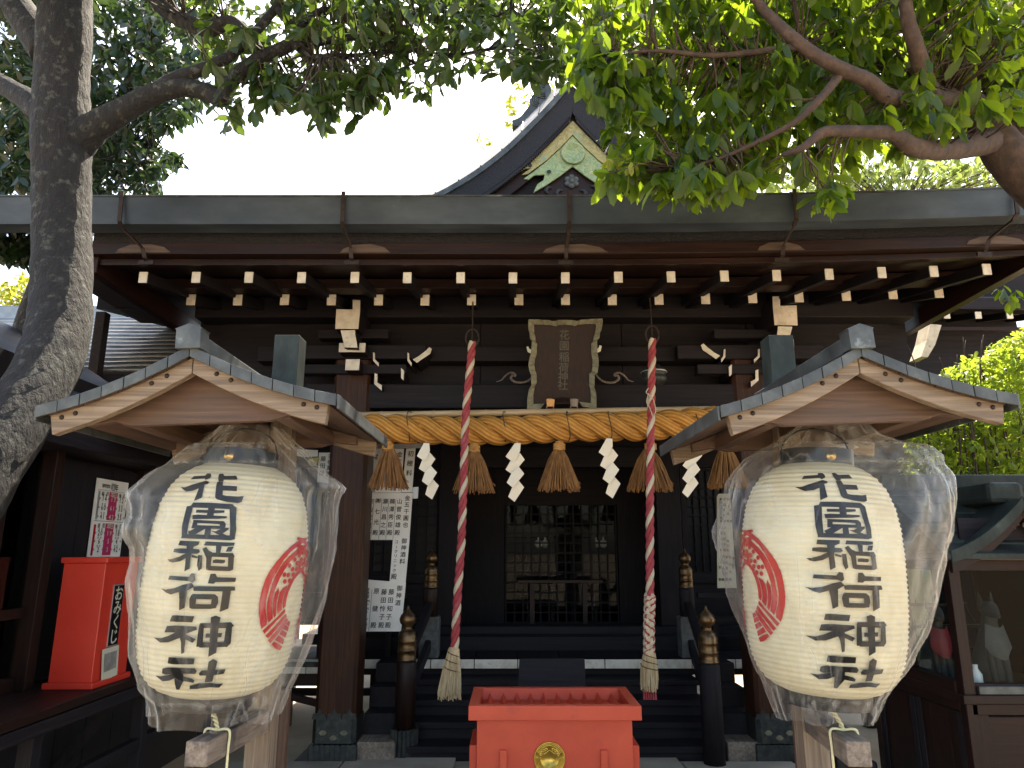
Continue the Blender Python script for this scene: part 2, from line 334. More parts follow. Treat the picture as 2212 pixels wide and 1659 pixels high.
# ---------------------------------------------------------------- lettering
GLY = {}
def glyph(ch):
    if ch not in GLY:
        cu = bpy.data.curves.new('g', 'FONT'); cu.body = ch; cu.resolution_u = 2; cu.fill_mode = 'FRONT'
        o = bpy.data.objects.new('g', cu); COL.objects.link(o); dg = bpy.context.evaluated_depsgraph_get(); dg.update()
        me = bpy.data.meshes.new_from_object(o.evaluated_get(dg)); V = np.array([v.co[:] for v in me.vertices]) if len(me.vertices) else np.zeros((0, 3))
        if len(V): V[:, 0] -= (V[:, 0].min() + V[:, 0].max()) / 2; V[:, 1] -= (V[:, 1].min() + V[:, 1].max()) / 2
        GLY[ch] = (V, [tuple(p.vertices) for p in me.polygons])
        bpy.data.objects.remove(o); bpy.data.meshes.remove(me); bpy.data.curves.remove(cu)
    return GLY[ch]
class Writer:
    """collects glyphs standing on a plane: origin function pos(px,py), right and up vectors"""
    def __init__(s, pos, right, up, lift): s.mb = MB(); s.pos = pos; s.r = Vector(right); s.u = Vector(up); s.n = Vector(lift)
    def put(s, ch, px, py, size, wide=1.0):       # size in metres
        V, F = glyph(ch)
        c = s.pos(px, py) + s.n
        nn = s.n.normalized()
        for q, (ox, oy) in enumerate(((-.016, .006), (.016, -.006), (0, .016), (0, -.016))):
            s.mb.add([c + nn * (.00008 * q) + s.r * ((p[0] + ox) * size * wide) + s.u * ((p[1] + oy) * size) for p in V], F)
    def col(s, txt, a, b, size):
        n = len(txt)
        for i, ch in enumerate(txt):
            t = i / max(1, n - 1); s.put(ch, a[0] + (b[0] - a[0]) * t, a[1] + (b[1] - a[1]) * t, size)
    def build(s, mat, parent, name='lettering'):
        o = s.mb.build(name, mat, parent, solid=False); o['kind'] = 'stuff'; return o
for _c in set('初穂料金五千圓也山菅俊雄殿鵜澤秀臣瀬川昌之㈱七光宗荒凛御神酒コークリニッ藤田知子怜原健居酒屋でん壱萬花園稲荷社おみくじ厄年大登男女本前後0123456789奉納崎和代久'):
    glyph(_c)

# ================================================================ ground
g = MB(); g.add([(-150, -150, 0), (150, -150, 0), (150, 150, 0), (-150, 150, 0)], [(0, 1, 2, 3)])
tag(g.build('ground', 'sandy_ground', None, solid=False), None, None, kind='structure')
pv = tag(MB().box(-2.1, 2.1, -6, 5.86, .004, .03).build('paved_path', 'paving'), None, None, kind='structure')
_slab = None
for i in range(5):
    for j in range(10):
        c = (-1.68 + i * .84, 5.4 - j * .84 + (.1 if i % 2 else 0), .036)
        if _slab is None: _slab = MB().box(c[0] - .412, c[0] + .412, c[1] - .412, c[1] + .412, .028, .046).build('slab', 'paving', pv, bevel=.004)
        else: again(_slab, pv, c)

# ================================================================ shrine hall
def sori(x): return .0062 * max(0.0, x - .2) ** 2
hall = thing('shrine_hall', (0.15, 7.5, 0), 'dark timber shrine hall with copper gutter, white rafter ends and a green gable above', 'shrine')
XL, XR = -2.92, 3.66
def along(prof, x0, x1, n=24):        # profile (y,z) swept along x following the eave's rise
    m = MB(); xs = [x0 + (x1 - x0) * i / n for i in range(n + 1)]; k = len(prof)
    for x in xs:
        for y, z in prof: m.v.append((x, y, z + sori(x)))
    for i in range(n):
        for j in range(k): m.f.append((i * k + j, i * k + (j + 1) % k, (i + 1) * k + (j + 1) % k, (i + 1) * k + j))
    m.f += [tuple(range(k))[::-1], tuple(n * k + j for j in range(k))]
    return m
gut = along([(4.37, 3.905), (4.395, 3.715), (4.50, 3.70), (4.52, 3.905), (4.512, 3.905), (4.49, 3.712), (4.402, 3.725), (4.378, 3.905)], -3.9, 4.02, 40).build('gutter', 'copper_gutter', hall)
lip = along([(4.362, 3.90), (4.362, 3.912), (4.386, 3.912), (4.386, 3.90)], -3.9, 4.02, 40).build('rim', 'copper_patina', gut)
for px, d in ((262, .10), (741, .03), (1229, -.01), (1718, -.04), (2196, -.12)):
    x = at(px, 460, 4.36)[0]; s = sori(x)
    pth = [(x - d * .1, 4.352, 3.93 + s), (x, 4.352, 3.71 + s), (x, 4.40, 3.685 + s), (x + d * .8, 4.52, 3.60 + s), (x + d, 4.53, 3.53 + s), (x + d, 4.56, 3.515 + s)]
    m = MB()
    for a, b in zip(pth[:-1], pth[1:]): m.beam(a, b, .026, .010, up=(0, -.7, .7))
    m.box(pth[-1][0] - .05, pth[-1][0] + .05, 4.548, 4.566, 3.49 + s, 3.52 + s)
    m.build('gutter_bracket', 'iron', gut)
# roof sheet and eave timbers
roofp = [(4.42, 3.88), (5.4, 4.22), (6.6, 4.74), (7.8, 5.36), (9.0, 6.0), (10.4, 6.9)]
rf = along(roofp + [(y, z - .10) for y, z in roofp[::-1]], -4.4, 3.95, 24).build('roof', 'copper_gutter', hall)
along([(4.60, 3.66), (4.60, 3.80), (6.0, 4.2), (6.0, 4.06)], XL, XR).build('roof_underlay', 'thatch_black', hall)
along([(4.56, 3.572), (4.56, 3.655), (4.70, 3.66), (4.70, 3.577)], XL, XR).build('eave_board', 'brown_wood_X', hall, bevel=.004)
for px in (310, 790, 1245, 1690, 2160):       # weathered bare patches where the brackets are nailed
    x = at(px, 545, 4.55)[0]; w = rnd.uniform(.16, .27); s = sori(x)
    P = [(x - w, 4.556, 3.578 + s), (x + w * .95, 4.556, 3.58 + s), (x + w * .7, 4.556, 3.618 + s), (x + w * .2, 4.556, 3.642 + s), (x - w * .5, 4.556, 3.636 + s), (x - w * .9, 4.556, 3.605 + s)]
    MB().prism(P, (0, -.003, 0)).build('bare_patch', 'bare_wood', hall)
along([(4.645, 3.525), (4.645, 3.57), (4.78, 3.60), (4.78, 3.555)], XL, XR).build('eave_lath', 'brown_wood_X', hall, bevel=.003)
along([(4.70, 3.565), (4.70, 3.585), (6.4, 3.93), (6.4, 3.91)], XL, XR).build('soffit', 'brown_wood_X', hall)
along([(5.26, 3.585), (5.26, 3.665), (5.42, 3.69), (5.42, 3.59)], XL + .03, XR - .03).build('eave_board', 'brown_wood_X', hall, bevel=.004)
along([(5.36, 3.60), (5.36, 3.62), (7.4, 4.16), (7.4, 4.14)], XL + .03, XR - .03).build('soffit', 'dark_wood_X', hall)
def rafter_proto(w, h, L, slope):
    m = MB(); m.hexa([(-w / 2, 0, -h / 2), (w / 2, 0, -h / 2), (w / 2, L, -h / 2 + L * slope), (-w / 2, L, -h / 2 + L * slope), (-w / 2, 0, h / 2), (w / 2, 0, h / 2), (w / 2, L, h / 2 + L * slope), (-w / 2, L, h / 2 + L * slope)]); return m
def endcap(w, h):
    m = MB(); m.box(-w / 2 - .002, w / 2 + .002, -.008, .002, -h / 2 - .002, h / 2 + .002); return m
for row, (x0, y, z, w, h, L, sl) in enumerate(((-2.62, 4.755, 3.473, .056, .078, 1.4, .19), (-2.574, 5.40, 3.538, .066, .086, 1.9, .26))):
    p0 = None
    for i in range(17):
        x = x0 + .3753 * i; c = Vector((x + rnd.uniform(-.003, .003), y + rnd.uniform(-.006, .006), z + sori(x)))
        if p0 is None:
            m = rafter_proto(w, h, L, sl); m.xf(Matrix.Translation(c)); p0 = m.build('rafter', 'dark_wood_Y', hall); off = WLOC[p0.name] - c; o = p0
            m = endcap(w, h); m.xf(Matrix.Translation(c)); e0 = m.build('painted_end', 'white_paint', p0, bevel=.002); eoff = WLOC[e0.name] - c
        else:
            o = again(p0, hall, c + off); again(e0, o, c + eoff)
# purlin, wall panels, great beam
MB().box(XL + .15, XR - .15, 5.9, 6.12, 3.56, 3.80).build('purlin', 'dark_wood_X', hall, bevel=.008)
for i in range(5):
    xs = [-2.6, -1.32, -.28, .98, 2.1, 3.4]
    MB().box(xs[i] + .004, xs[i + 1] - .004, 6.10, 6.14, 3.0, 3.58).build('wall_panel', 'dark_wood_X', hall)
MB().box(XL + .1, XR - .1, 6.15, 6.18, 2.7, 4.3).build('wall_backing', 'dark_wood_X', hall)
MB().box(-2.2, 2.75, 5.92, 6.10, 3.17, 3.30).build('tie_beam', 'dark_wood_X', hall, bevel=.006)
MB().box(-2.35, 2.9, 5.86, 6.12, 2.745, 2.955).build('great_beam', 'dark_wood_X', hall, bevel=.012)
MB().box(-2.1, 2.65, 5.90, 6.08, 2.60, 2.70).build('tie_beam', 'dark_wood_X', hall, bevel=.006)
# scroll carvings on the great beam beside the plaque
for sgn in (-1, 1):
    c = at(1220, 800, 5.84); pts = [Vector((c.x + sgn * a, 5.838, c.z + b)) for a, b in ((.24, .03), (.275, -.055), (.33, -.10), (.41, -.105), (.455, -.075), (.445, -.045), (.42, -.05), (.425, -.03), (.465, -.022), (.51, -.055), (.535, -.085), (.58, -.10))]
    MB().tube(smoothpath(pts, 5), lerpr([.006, .008, .01, .011, .011, .010, .009, .009, .009, .008, .006, .003], 5), 6).build('scroll', 'grey_wood_Y', hall, smooth=True)
# pillars with bracket stacks
pill_x = {}
for px, mir in ((735, 1), (1658, -1)):
    b = at(px, 1500, 6.0); x = b.x + (.0 if mir > 0 else .01); pill_x[mir] = x; w = .158; ch = .03
    sec = [(-w, -w + ch), (-w + ch, -w), (w - ch, -w), (w, -w + ch), (w, w - ch), (w - ch, w), (-w + ch, w), (-w, w - ch)]
    p = MB().prism([(x + a, 6.0 + c, .28) for a, c in sec], (0, 0, 2.95)).build('pillar', 'pillar_wood', hall, bevel=.004)
    m = MB(); w2 = .166; n = 28      # bronze shoe: sheet with cusped upper edge, and fluted foot
    shoe = MB().prism([(x + a * 1.05, 6.0 + c * 1.05, .16) for a, c in sec], (0, 0, .17)).build('bronze_shoe', 'bronze_shoe', p)
    for k, dx in enumerate((-.115, 0, .115)):
        zz = .33; hh = .075
        MB().prism([(x + dx - .055, 5.833, zz), (x + dx + .055, 5.833, zz), (x + dx + .048, 5.833, zz + hh * .5), (x + dx + .02, 5.833, zz + hh * .55), (x + dx, 5.833, zz + hh), (x + dx - .02, 5.833, zz + hh * .55), (x + dx - .048, 5.833, zz + hh * .5)], (0, .012, 0)).build('cusp', 'bronze_shoe', p)
    for dx, dz in ((-.08, .235), (.08, .235), (0, .20)):
        MB().prism([(x + dx - .03, 5.833, dz), (x + dx - .014, 5.833, dz - .016), (x + dx + .014, 5.833, dz - .016), (x + dx + .03, 5.833, dz), (x + dx + .012, 5.833, dz + .018), (x + dx - .012, 5.833, dz + .018)], (0, -.004, 0)).build('gilt_inlay', 'frame_wood', p)
    m = MB()
    for k in range(9): m.box(x - .178 + k * .0396, x - .178 + k * .0396 + .034, 5.815, 6.185, .03, .155)
    for k in range(9): m.box(x - .182, x + .182, 5.818 + k * .0396, 5.818 + k * .0396 + .034, .032, .150)
    m.build('fluted_foot', 'bronze_shoe', p, bevel=.006)
    MB().box(x - .3, x + .3, 5.7, 6.3, .0, .034).build('base_stone', 'dark_stone', p, bevel=.01)
    # brackets: blocks stacked towards the viewer, faces painted white
    def Z(zx, zy): return zc(zx, zy, 1280, 1150, 3.0164)
    ax = 755 if mir > 0 else 0
    def mp(pts):
        q = [Z(*p) for p in pts]
        return q if mir > 0 else [(1690 - (a - 757), b - 8) for a, b in q]
    def white(pts, Y, d, mat='dark_wood_Y'):
        q = [at(a, c, Y) for a, c in mp(pts)]
        blk = MB().prism(q, (0, d, 0)).build('bracket_block', mat, hall)
        cx = sum((v.x for v in q)) / len(q); cz = sum((v.z for v in q)) / len(q)
        MB().prism([(cx + (v.x - cx) * 1.01, v.y - .006, cz + (v.z - cz) * 1.01) for v in q], (0, .008, 0)).build('painted_face', 'white_paint', blk, bevel=.002)
    white([(200, 262), (395, 268), (395, 152), (487, 155), (482, 300), (462, 500), (187, 500)], 5.62, .5)
    white([(250, 520), (422, 515), (425, 560), (453, 728), (298, 722), (275, 620)], 5.56, .3)
    white([(235, 672), (285, 672), (300, 742), (470, 745), (478, 672), (550, 672), (543, 782), (228, 780)], 5.64, .3)
    white([(315, 868), (480, 866), (472, 998), (304, 998)], 5.66, .4)
    for poly in ([(640, 785), (662, 790), (665, 870), (712, 915), (708, 955), (642, 885)], [(1056, 785), (1074, 795), (1080, 870), (1108, 912), (1104, 950), (1056, 885)],
                 [(660, 1035), (694, 1048), (692, 1150), (748, 1180), (745, 1245), (655, 1165)], [(978, 972), (1016, 1005), (1008, 1120), (980, 1095)],
                 [(1120, 870), (1170, 910), (1210, 880), (1330, 800), (1350, 742), (1320, 722), (1270, 770), (1190, 830)]):
        q = [at(a, c, 5.78) for a, c in mp(poly)]
        blk = MB().prism(q, (0, .3, 0)).build('bracket_arm', 'dark_wood_Y', hall)
        MB().prism([v + Vector((0, -.004, 0)) for v in q], (0, .006, 0)).build('painted_face', 'white_paint', blk)
    # dark arms running sideways behind the painted ends
    for (z0, z1, dx) in ((3.18, 3.30, .62), (3.05, 3.13, .46), (3.36, 3.44, .30)):
        MB().box(x - dx, x + dx, 5.80, 5.92, z0 - .02, z1 - .02).build('bracket_arm', 'dark_wood_X', hall, bevel=.006)
# corner pieces of the eave, right flank
MB().prism([at(a, b, 6.3) for a, b in ((2010, 700), (2034, 702), (2020, 745), (2004, 772), (1990, 770), (2002, 735))], (0, .2, 0)).build('painted_end', 'white_paint', hall)
for s_, X in ((-1, XL), (1, XR)):
    zz = sori(X)
    MB().hexa([(X - .04, 4.62, 3.46 + zz), (X + .04, 4.62, 3.46 + zz), (X + .04, 7.6, 3.44 + zz), (X - .04, 7.6, 3.44 + zz), (X - .04, 4.62, 3.62 + zz), (X + .04, 4.62, 3.62 + zz), (X + .04, 7.6, 3.60 + zz), (X - .04, 7.6, 3.60 + zz)]).build('verge_board', 'brown_wood_Y', hall, bevel=.005)
# main hall's own eave beyond the porch, both flanks
for s_ in (-1, 1):
    xa, xb = (3.72, 6.6) if s_ > 0 else (-4.25, -2.98)
    fy, fz = (8.0, 4.36) if s_ > 0 else (6.9, 3.98)
    MB().hexa([(xa, fy, fz), (xb, fy, fz), (xb, 9.6, fz + .5), (xa, 9.6, fz + .5), (xa, fy, fz + .14), (xb, fy, fz + .14), (xb, 9.6, fz + .8), (xa, 9.6, fz + .8)]).build('flank_roof', 'dark_wood_X', hall)
    MB().box(min(xa, xb), max(xa, xb), fy + .5, fy + .57, fz + .1, fz + .95).build('flank_upper_wall', 'dark_wood_X', hall)
    MB().box(min(XL if s_ < 0 else XR - .02, 9) , (XL + .02 if s_ < 0 else XR), 4.9, 7.4, 3.6, 4.1).build('porch_cheek', 'dark_wood_Y', hall)
    if s_ > 0:
        for i in range(7):
            x = 4.05 + i * .375
            r_ = MB().hexa([(x - .035, 8.06, 4.26), (x + .035, 8.06, 4.26), (x + .035, 9.5, 4.6), (x - .035, 9.5, 4.6), (x - .035, 8.06, 4.34), (x + .035, 8.06, 4.34), (x + .035, 9.5, 4.68), (x - .035, 9.5, 4.68)]).build('rafter', 'dark_wood_Y', hall)
            MB().box(x - .037, x + .037, 8.048, 8.062, 4.258, 4.342).build('painted_end', 'white_paint', r_)
        MB().box(3.4, 6.4, 8.2, 8.28, 4.16, 4.2).build('flank_rail', 'brown_wood_X', hall)
        MB().box(2.75, 6.4, 8.6, 8.7, 0.6, 4.7).build('flank_wall', 'dark_wood_X', hall)
        MB().hexa([(2.75, 6.3, 3.30), (3.7, 7.6, 3.25), (3.7, 8.5, 3.25), (2.75, 8.5, 3.30), (2.75, 6.3, 3.5), (3.7, 7.6, 3.6), (3.7, 8.5, 3.6), (2.75, 8.5, 3.5)]).build('flank_soffit', 'dark_wood_X', hall)
    else:
        MB().box(-4.05, -2.96, 5.4, 7.4, 3.99, 4.05).build('flank_soffit', 'dark_wood_X', hall)
        MB().box(-4.2, -2.5, 8.3, 8.4, 0.6, 4.2).build('flank_wall', 'dark_wood_X', hall)
        for i in range(5):
            x = -2.3 + i * .0; 
        for i in range(5):
            z = 2.98 + i * .085
            MB().beam((-2.75, 6.6, z + .02), (-1.55, 6.9, z + .13), .04, .045).build('slat', 'reddish_wood_X', hall)

# ---- veranda, stairs, front wall
FZ = .62
MB().box(-3.4, 3.6, 6.86, 8.3, FZ - .14, FZ - .045).build('veranda_beam', 'dark_wood_X', hall)
_b = None; w = .392
for i in range(17):
    x = -3.28 + i * w; c = Vector((x, 7.55, FZ - .012))
    if _b is None:
        _b = MB().box(x - w / 2 + .003, x + w / 2 - .003, 6.80, 8.3, FZ - .045, FZ).build('floorboard', 'dark_wood_Y', hall, bevel=.003); bo = WLOC[_b.name] - c; o = _b
        _e = MB().box(x - w / 2 + .004, x + w / 2 - .004, 6.788, 6.802, FZ - .075, FZ + .001).build('painted_end', 'white_paint', _b, bevel=.002); eo = WLOC[_e.name] - c
    else: o = again(_b, hall, c + bo); again(_e, o, c + eo)
SX0, SX1 = at(905, 1500, 6.2).x, at(1500, 1500, 6.2).x
for i in range(4):
    y0 = 5.92 + i * .225; z1 = .122 * (i + 1)
    if i < 3 or True:
        s0 = MB().box(SX0 - .10, SX1 + .12, y0, y0 + .30, z1 - .122, z1 - .05).build('riser', 'dark_wood_X', hall)
        MB().box(SX0 - .12, SX1 + .14, y0 - .02, y0 + .27, z1 - .048, z1 - .004 * (i == 3)).build('tread', 'dark_wood_X', hall, bevel=.006)
for s_, X in ((-1, SX0), (1, SX1)):          # stepped block stringers seen from the side
    for i in range(4):
        y0 = 5.86 + i * .225; z1 = .155 * (i + 1) + .01
        xa, xb = (X - .42, X - .13) if s_ < 0 else (X + .15, X + .44)
        MB().box(xa, xb, y0, y0 + .235, .0 if i == 0 else z1 - .16, z1).build('step_block', 'grey_wood_Y' if i == 0 else 'dark_wood_Y', hall, bevel=.008)
def newel(px, py_top, Y, scale, base, name='newel_post'):
    c = at(px, py_top, Y); H = c.z
    prof = [(.004, 0), (.010, -.012), (.014, -.03), (.030, -.045), (.058, -.075), (.068, -.105), (.060, -.135), (.038, -.155), (.034, -.175), (.050, -.19), (.066, -.205), (.070, -.222), (.076, -.235), (.072, -.262), (.078, -.27), (.072, -.278), (.072, -.33), (.079, -.338), (.073, -.346), (.073, -.40), (.080, -.408), (.074, -.418)]
    n = MB().lathe([(r * scale, z * scale) for r, z in prof[::-1]], (c.x, Y, H), 28).build('finial', 'bronze_dark', None, smooth=True)
    sh_top = H - .418 * scale
    p = MB().lathe([(.080 * scale, base), (.080 * scale, sh_top - .02), (.072 * scale, sh_top)], (c.x, Y, 0), 24).build(name, 'dark_wood_Z' if px > 1000 else 'brown_wood_Z', hall, smooth=True)
    n.parent = p; n.location = WLOC[n.name] - WLOC[p.name]
    return p, c.x
nl, nlx = newel(882, 1308, 6.0, 1.0, .24)
m = MB()
for k in range(18):
    a = 2 * math.pi * k / 18; m.tube([(nlx + .092 * math.cos(a), 6.0 + .092 * math.sin(a), .03), (nlx + .092 * math.cos(a), 6.0 + .092 * math.sin(a), .235)], .019, 6)
m.build('fluted_foot', 'bronze_shoe', nl)
nr, nrx = newel(1524, 1308, 5.75, 1.0, .03)
for px, py in ((933, 1185), (1478, 1185)):
    p, x = newel(px, py, 6.95, .86, FZ + .34)
    MB().box(x - .09, x + .09, 6.86, 7.04, FZ, FZ + .36).build('newel_block', 'dark_stone', hall, bevel=.01)
    lower = (nlx, 6.0) if px < 1000 else (nrx, 5.75)
    MB().beam((x, 6.9, FZ + .46), (lower[0] + (.02 if px < 1000 else -.02), lower[1], .78), .07, .075).build('handrail', 'dark_wood_Y', hall, bevel=.012)
    MB().beam((x, 6.9, FZ + .12), (lower[0], lower[1], .42), .05, .10).build('handrail', 'dark_wood_Y', hall, bevel=.008)
# veranda railings and under-floor posts at the flanks
for s_ in (-1, 1):
    x0, x1 = (-3.2, -1.0) if s_ < 0 else (1.75, 3.4)
    for z in (FZ + .30, FZ + .52): MB().box(x0, x1, 6.95, 7.0, z, z + .05).build('railing', 'dark_wood_X', hall, bevel=.006)
    for k in range(4):
        x = x0 + .15 + k * (x1 - x0 - .3) / 3
        MB().box(x - .025, x + .025, 6.955, 6.995, FZ, FZ + .31).build('railing_post', 'dark_wood_Z', hall)
    for k in range(3):
        x = (-3.0, -2.1, -1.25)[k] if s_ < 0 else (1.95, 2.6, 3.3)[k]
        MB().box(x - .06, x + .06, 7.0, 7.12, .0, FZ - .14).build('floor_post', 'dark_wood_Z', hall, bevel=.006)
    MB().box(x0, x1, 6.98, 7.04, .28, .34).build('floor_rail', 'dark_wood_X', hall)
# lower veranda step boards with pale ends, left flank
ea = at(650, 1440, 6.3)
MB().box(ea.x - .42, ea.x + .28, 6.3, 6.6, ea.z - .05, ea.z - .006).build('low_bench', 'dark_wood_X', hall)
for k in range(3): MB().box(ea.x - .42 + k * .235, ea.x - .42 + k * .235 + .228, 6.285, 6.299, ea.z - .052, ea.z - .004).build('painted_end', 'white_paint', hall)
MB().box(ea.x - .42, ea.x + .28, 6.35, 6.55, ea.z - .16, ea.z - .06).build('bench_rail', 'brown_wood_X', hall)
MB().beam((ea.x - .4, 6.4, ea.z - .18), (ea.x + .2, 6.4, ea.z - .32), .05, .05).build('bench_brace', 'brown_wood_X', hall)
# front wall: thresholds, jambs, lintel, lattice panels, inner doors
WY = 7.75
zb = lambda py, Y: at(1106, py, Y).z
MB().box(-1.9, 2.4, 7.35, 7.6, FZ, FZ + .13).build('threshold', 'dark_wood_X', hall, bevel=.006)
MB().box(-1.9, 2.4, 7.6, 7.85, FZ + .03, FZ + .20).build('threshold', 'dark_wood_X', hall, bevel=.006)
dx0, dx1 = at(1000, 1200, WY).x, at(1420, 1200, WY).x
for x in (dx0 - .13, dx1 + .13):
    MB().box(x - .13, x + .13, WY - .06, WY + .16, FZ + .2, 3.3).build('jamb', 'dark_wood_Z', hall, bevel=.008)
for px in (955, 1443): 
    c = at(px, 1377, WY - .08); st = MB().lathe([(.001, 0), (.022, .004), (.034, .016), (.02, .03), (.008, .036)][::-1], (0, 0, 0), 14)
    st.xf(Matrix.Translation(c) @ Matrix.Rotation(R(90), 4, 'X')); st.build('nail_cover', 'brass', hall, smooth=True)
MB().box(-2.6, 3.2, WY - .02, WY + .14, zb(1010, WY), zb(965, WY)).build('lintel', 'dark_wood_X', hall, bevel=.008)
MB().box(-2.6, 3.2, WY + .03, WY + .1, zb(965, WY), 3.5).build('wall_panel', 'dark_wood_X', hall)
def lattice(x0, x1, z0, z1, Y, nx, nz, name='lattice', b=.016, d=.03, mat='dark_wood_Z', parent=None):
    m = MB()
    for i in range(nx + 1):
        x = x0 + (x1 - x0) * i / nx; m.box(x - b / 2, x + b / 2, Y, Y + d, z0, z1)
    for i in range(nz + 1):
        z = z0 + (z1 - z0) * i / nz; m.box(x0, x1, Y + .004, Y + d - .004, z - b / 2, z + b / 2)
    return m.build(name, mat, parent or hall)
for x0, x1 in ((-2.3, dx0 - .28), (dx1 + .28, 2.9)):
    n = max(1, round((x1 - x0) / .62)); W = (x1 - x0) / n
    for i in range(n):
        a, b = x0 + i * W, x0 + (i + 1) * W
        MB().box(a, a + .05, WY, WY + .06, FZ + .2, zb(1010, WY)).build('stile', 'dark_wood_Z', hall, bevel=.004)
        MB().box(a + .05, b, WY, WY + .06, FZ + .2, FZ + .27).build('rail', 'dark_wood_X', hall)
        MB().box(a + .05, b, WY + .002, WY + .058, FZ + .62, FZ + .72).build('rail', 'dark_wood_X', hall)
        MB().box(a + .05, b, WY + .045, WY + .055, FZ + .27, FZ + .62).build('door_panel', 'dark_wood_X', hall)
        lattice(a + .06, b - .01, FZ + .73, zb(1015, WY), WY + .01, 6, 11)
        MB().box(a + .05, b, WY + .05, WY + .056, FZ + .72, zb(1010, WY)).build('pane', 'black_lacquer', hall)
# inside: floor, side walls, back wall, shelves with bottles, table, lattice doors with glass
MB().box(-2.2, 2.8, 7.85, 11.2, FZ + .0, FZ + .1).build('inner_floor', 'dark_wood_Y', hall)
for x in (-1.1, 1.75): MB().box(x - .04, x + .04, 7.9, 11.2, FZ + .1, 3.5).build('inner_wall', 'dark_wood_Z', hall)
MB().box(-1.2, 1.85, 7.95, 11.2, 3.4, 3.5).build('inner_ceiling', 'dark_wood_X', hall)
MB().box(-1.2, 1.85, 10.9, 11.0, FZ, 3.5).build('inner_back', 'dark_wood_Z', hall)
IY = 8.9
ix0, ix1, iz0, iz1 = at(1093, 1200, IY).x, at(1332, 1200, IY).x, zb(1345, IY), zb(1090, IY)
MB().box(-1.06, ix0 - .02, IY - .02, IY + .05, FZ + .1, 3.4).build('inner_screen', 'dark_wood_Z', hall)
MB().box(ix1 + .02, 1.71, IY - .02, IY + .05, FZ + .1, 3.4).build('inner_screen', 'dark_wood_Z', hall)
MB().box(ix0 - .02, ix1 + .02, IY - .02, IY + .05, iz1, 3.4).build('inner_screen', 'dark_wood_X', hall)
MB().box(ix0 - .02, ix1 + .02, IY - .02, IY + .05, FZ + .1, iz0).build('inner_screen', 'dark_wood_X', hall)
lattice(ix0, ix1, iz0, iz1, IY, 13, 12, b=.019)
MB().box(ix0, ix1, IY + .035, IY + .041, iz0, iz1).build('pane', 'inner_glass', hall)
for k, f in enumerate((.20, .42, .60, .80)):
    x = ix0 + (ix1 - ix0) * f; MB().box(x - .02, x + .02, IY + .05, IY + .08, iz0, iz1).build('mullion', 'dark_wood_Z', hall)
shelfz = [zb(y, IY + .3) for y in (1183, 1157, 1130)]
for z in shelfz: MB().box(ix0, ix1, IY + .15, IY + .5, z - .02, z).build('altar_shelf', 'dark_wood_X', hall)
# low table in front of the lattice
tz = zb(1252, 8.4); tx0, tx1 = at(1117, 1250, 8.4).x, at(1300, 1250, 8.4).x
MB().box(tx0, tx1, 8.3, 8.55, tz - .035, tz).build('altar_table_top', 'brown_wood_X', hall, bevel=.005)
for x in (tx0 + .17, tx1 - .20): MB().box(x - .025, x + .025, 8.36, 8.46, FZ + .1, tz - .035).build('altar_table_leg', 'brown_wood_Z', hall)
# porcelain vessels behind the glass
for i, (px, py, s_) in enumerate(((1163, 1172, 1), (1287, 1170, 1), (1303, 1170, 1), (1178, 1172, .8))):
    c = at(px, py + 5, IY + .25)
    v = MB().lathe([(.022, 0), (.045, .02), (.052, .05), (.036, .085), (.014, .1), (.012, .125), (.016, .13)], (c.x, c.y, shelfz[0]), 16).build('sake_bottle', 'porcelain', None, smooth=True)
    tag(v, ['white porcelain bottle alone at the left of the altar shelf behind the lattice', 'left of the pair of white bottles on the altar shelf behind the lattice', 'right of the pair of white bottles on the altar shelf behind the lattice', 'white bottle second from left on the altar shelf behind the lattice'][i], 'bottle', 'porcelain bottles on the altar shelf')

# ---- gable over the roof
GX, GY = 1237, 8.3
left = [(862, 441), (905, 420), (950, 398), (1000, 369), (1045, 338), (1090, 301), (1130, 262), (1165, 226), (1198, 190), (1222, 160), (1237, 138)]
def offs(pts, d):
    out = []
    for i, p in enumerate(pts):
        a, b = pts[max(i - 1, 0)], pts[min(i + 1, len(pts) - 1)]; tx, ty = b[0] - a[0], b[1] - a[1]; L = math.hypot(tx, ty)
        out.append((p[0] - ty / L * d, p[1] + tx / L * d))
    if abs(pts[-1][0] - GX) < 1:
        out[-1] = (GX, pts[-1][1] + d * 1.35)
        out = [(x, y) if x < GX else (GX, pts[-1][1] + d * 1.35) for x, y in out]
    return out
def mirr(pts): return [(2 * GX - a, b) for a, b in pts]
gable = MB().box(*[at(1237, 300, GY + .55).x - .02, at(1237, 300, GY + .55).x + .02, GY + .5, 11.0, 6.2, 6.3]).build('gable', 'dark_wood_Y', hall)
def band(pts, d0, d1, Y, th, name, mat, both=True):
    a, b = offs(pts, d0), offs(pts, d1)
    for mm in ((lambda q: q), mirr):
        A, B = mm(a), mm(b); m = MB(); n = len(A)
        P = [at(x, y, Y) for x, y in A] + [at(x, y, Y) for x, y in B]
        P2 = [p + Vector((0, th, 0)) for p in P]
        m.v = [tuple(p) for p in P + P2]
        for i in range(n - 1):
            m.f += [(i, i + 1, n + i + 1, n + i), (2 * n + i, 3 * n + i, 3 * n + i + 1, 2 * n + i + 1), (i, 2 * n + i, 2 * n + i + 1, i + 1), (n + i, n + i + 1, 3 * n + i + 1, 3 * n + i)]
        m.f += [(0, n, 3 * n, 2 * n), (n - 1, 3 * n - 1, 4 * n - 1, 2 * n - 1)]
        m.build(name, mat, gable)
pl = [tuple(p)[:2] for p in smoothpath([(a, b, 0) for a, b in left], 3)]
band(pl, 13, 24, GY, .1, 'verge_edge', 'copper_patina')
band(pl, 23, 65, GY + .03, .12, 'bargeboard', 'thatch_black')
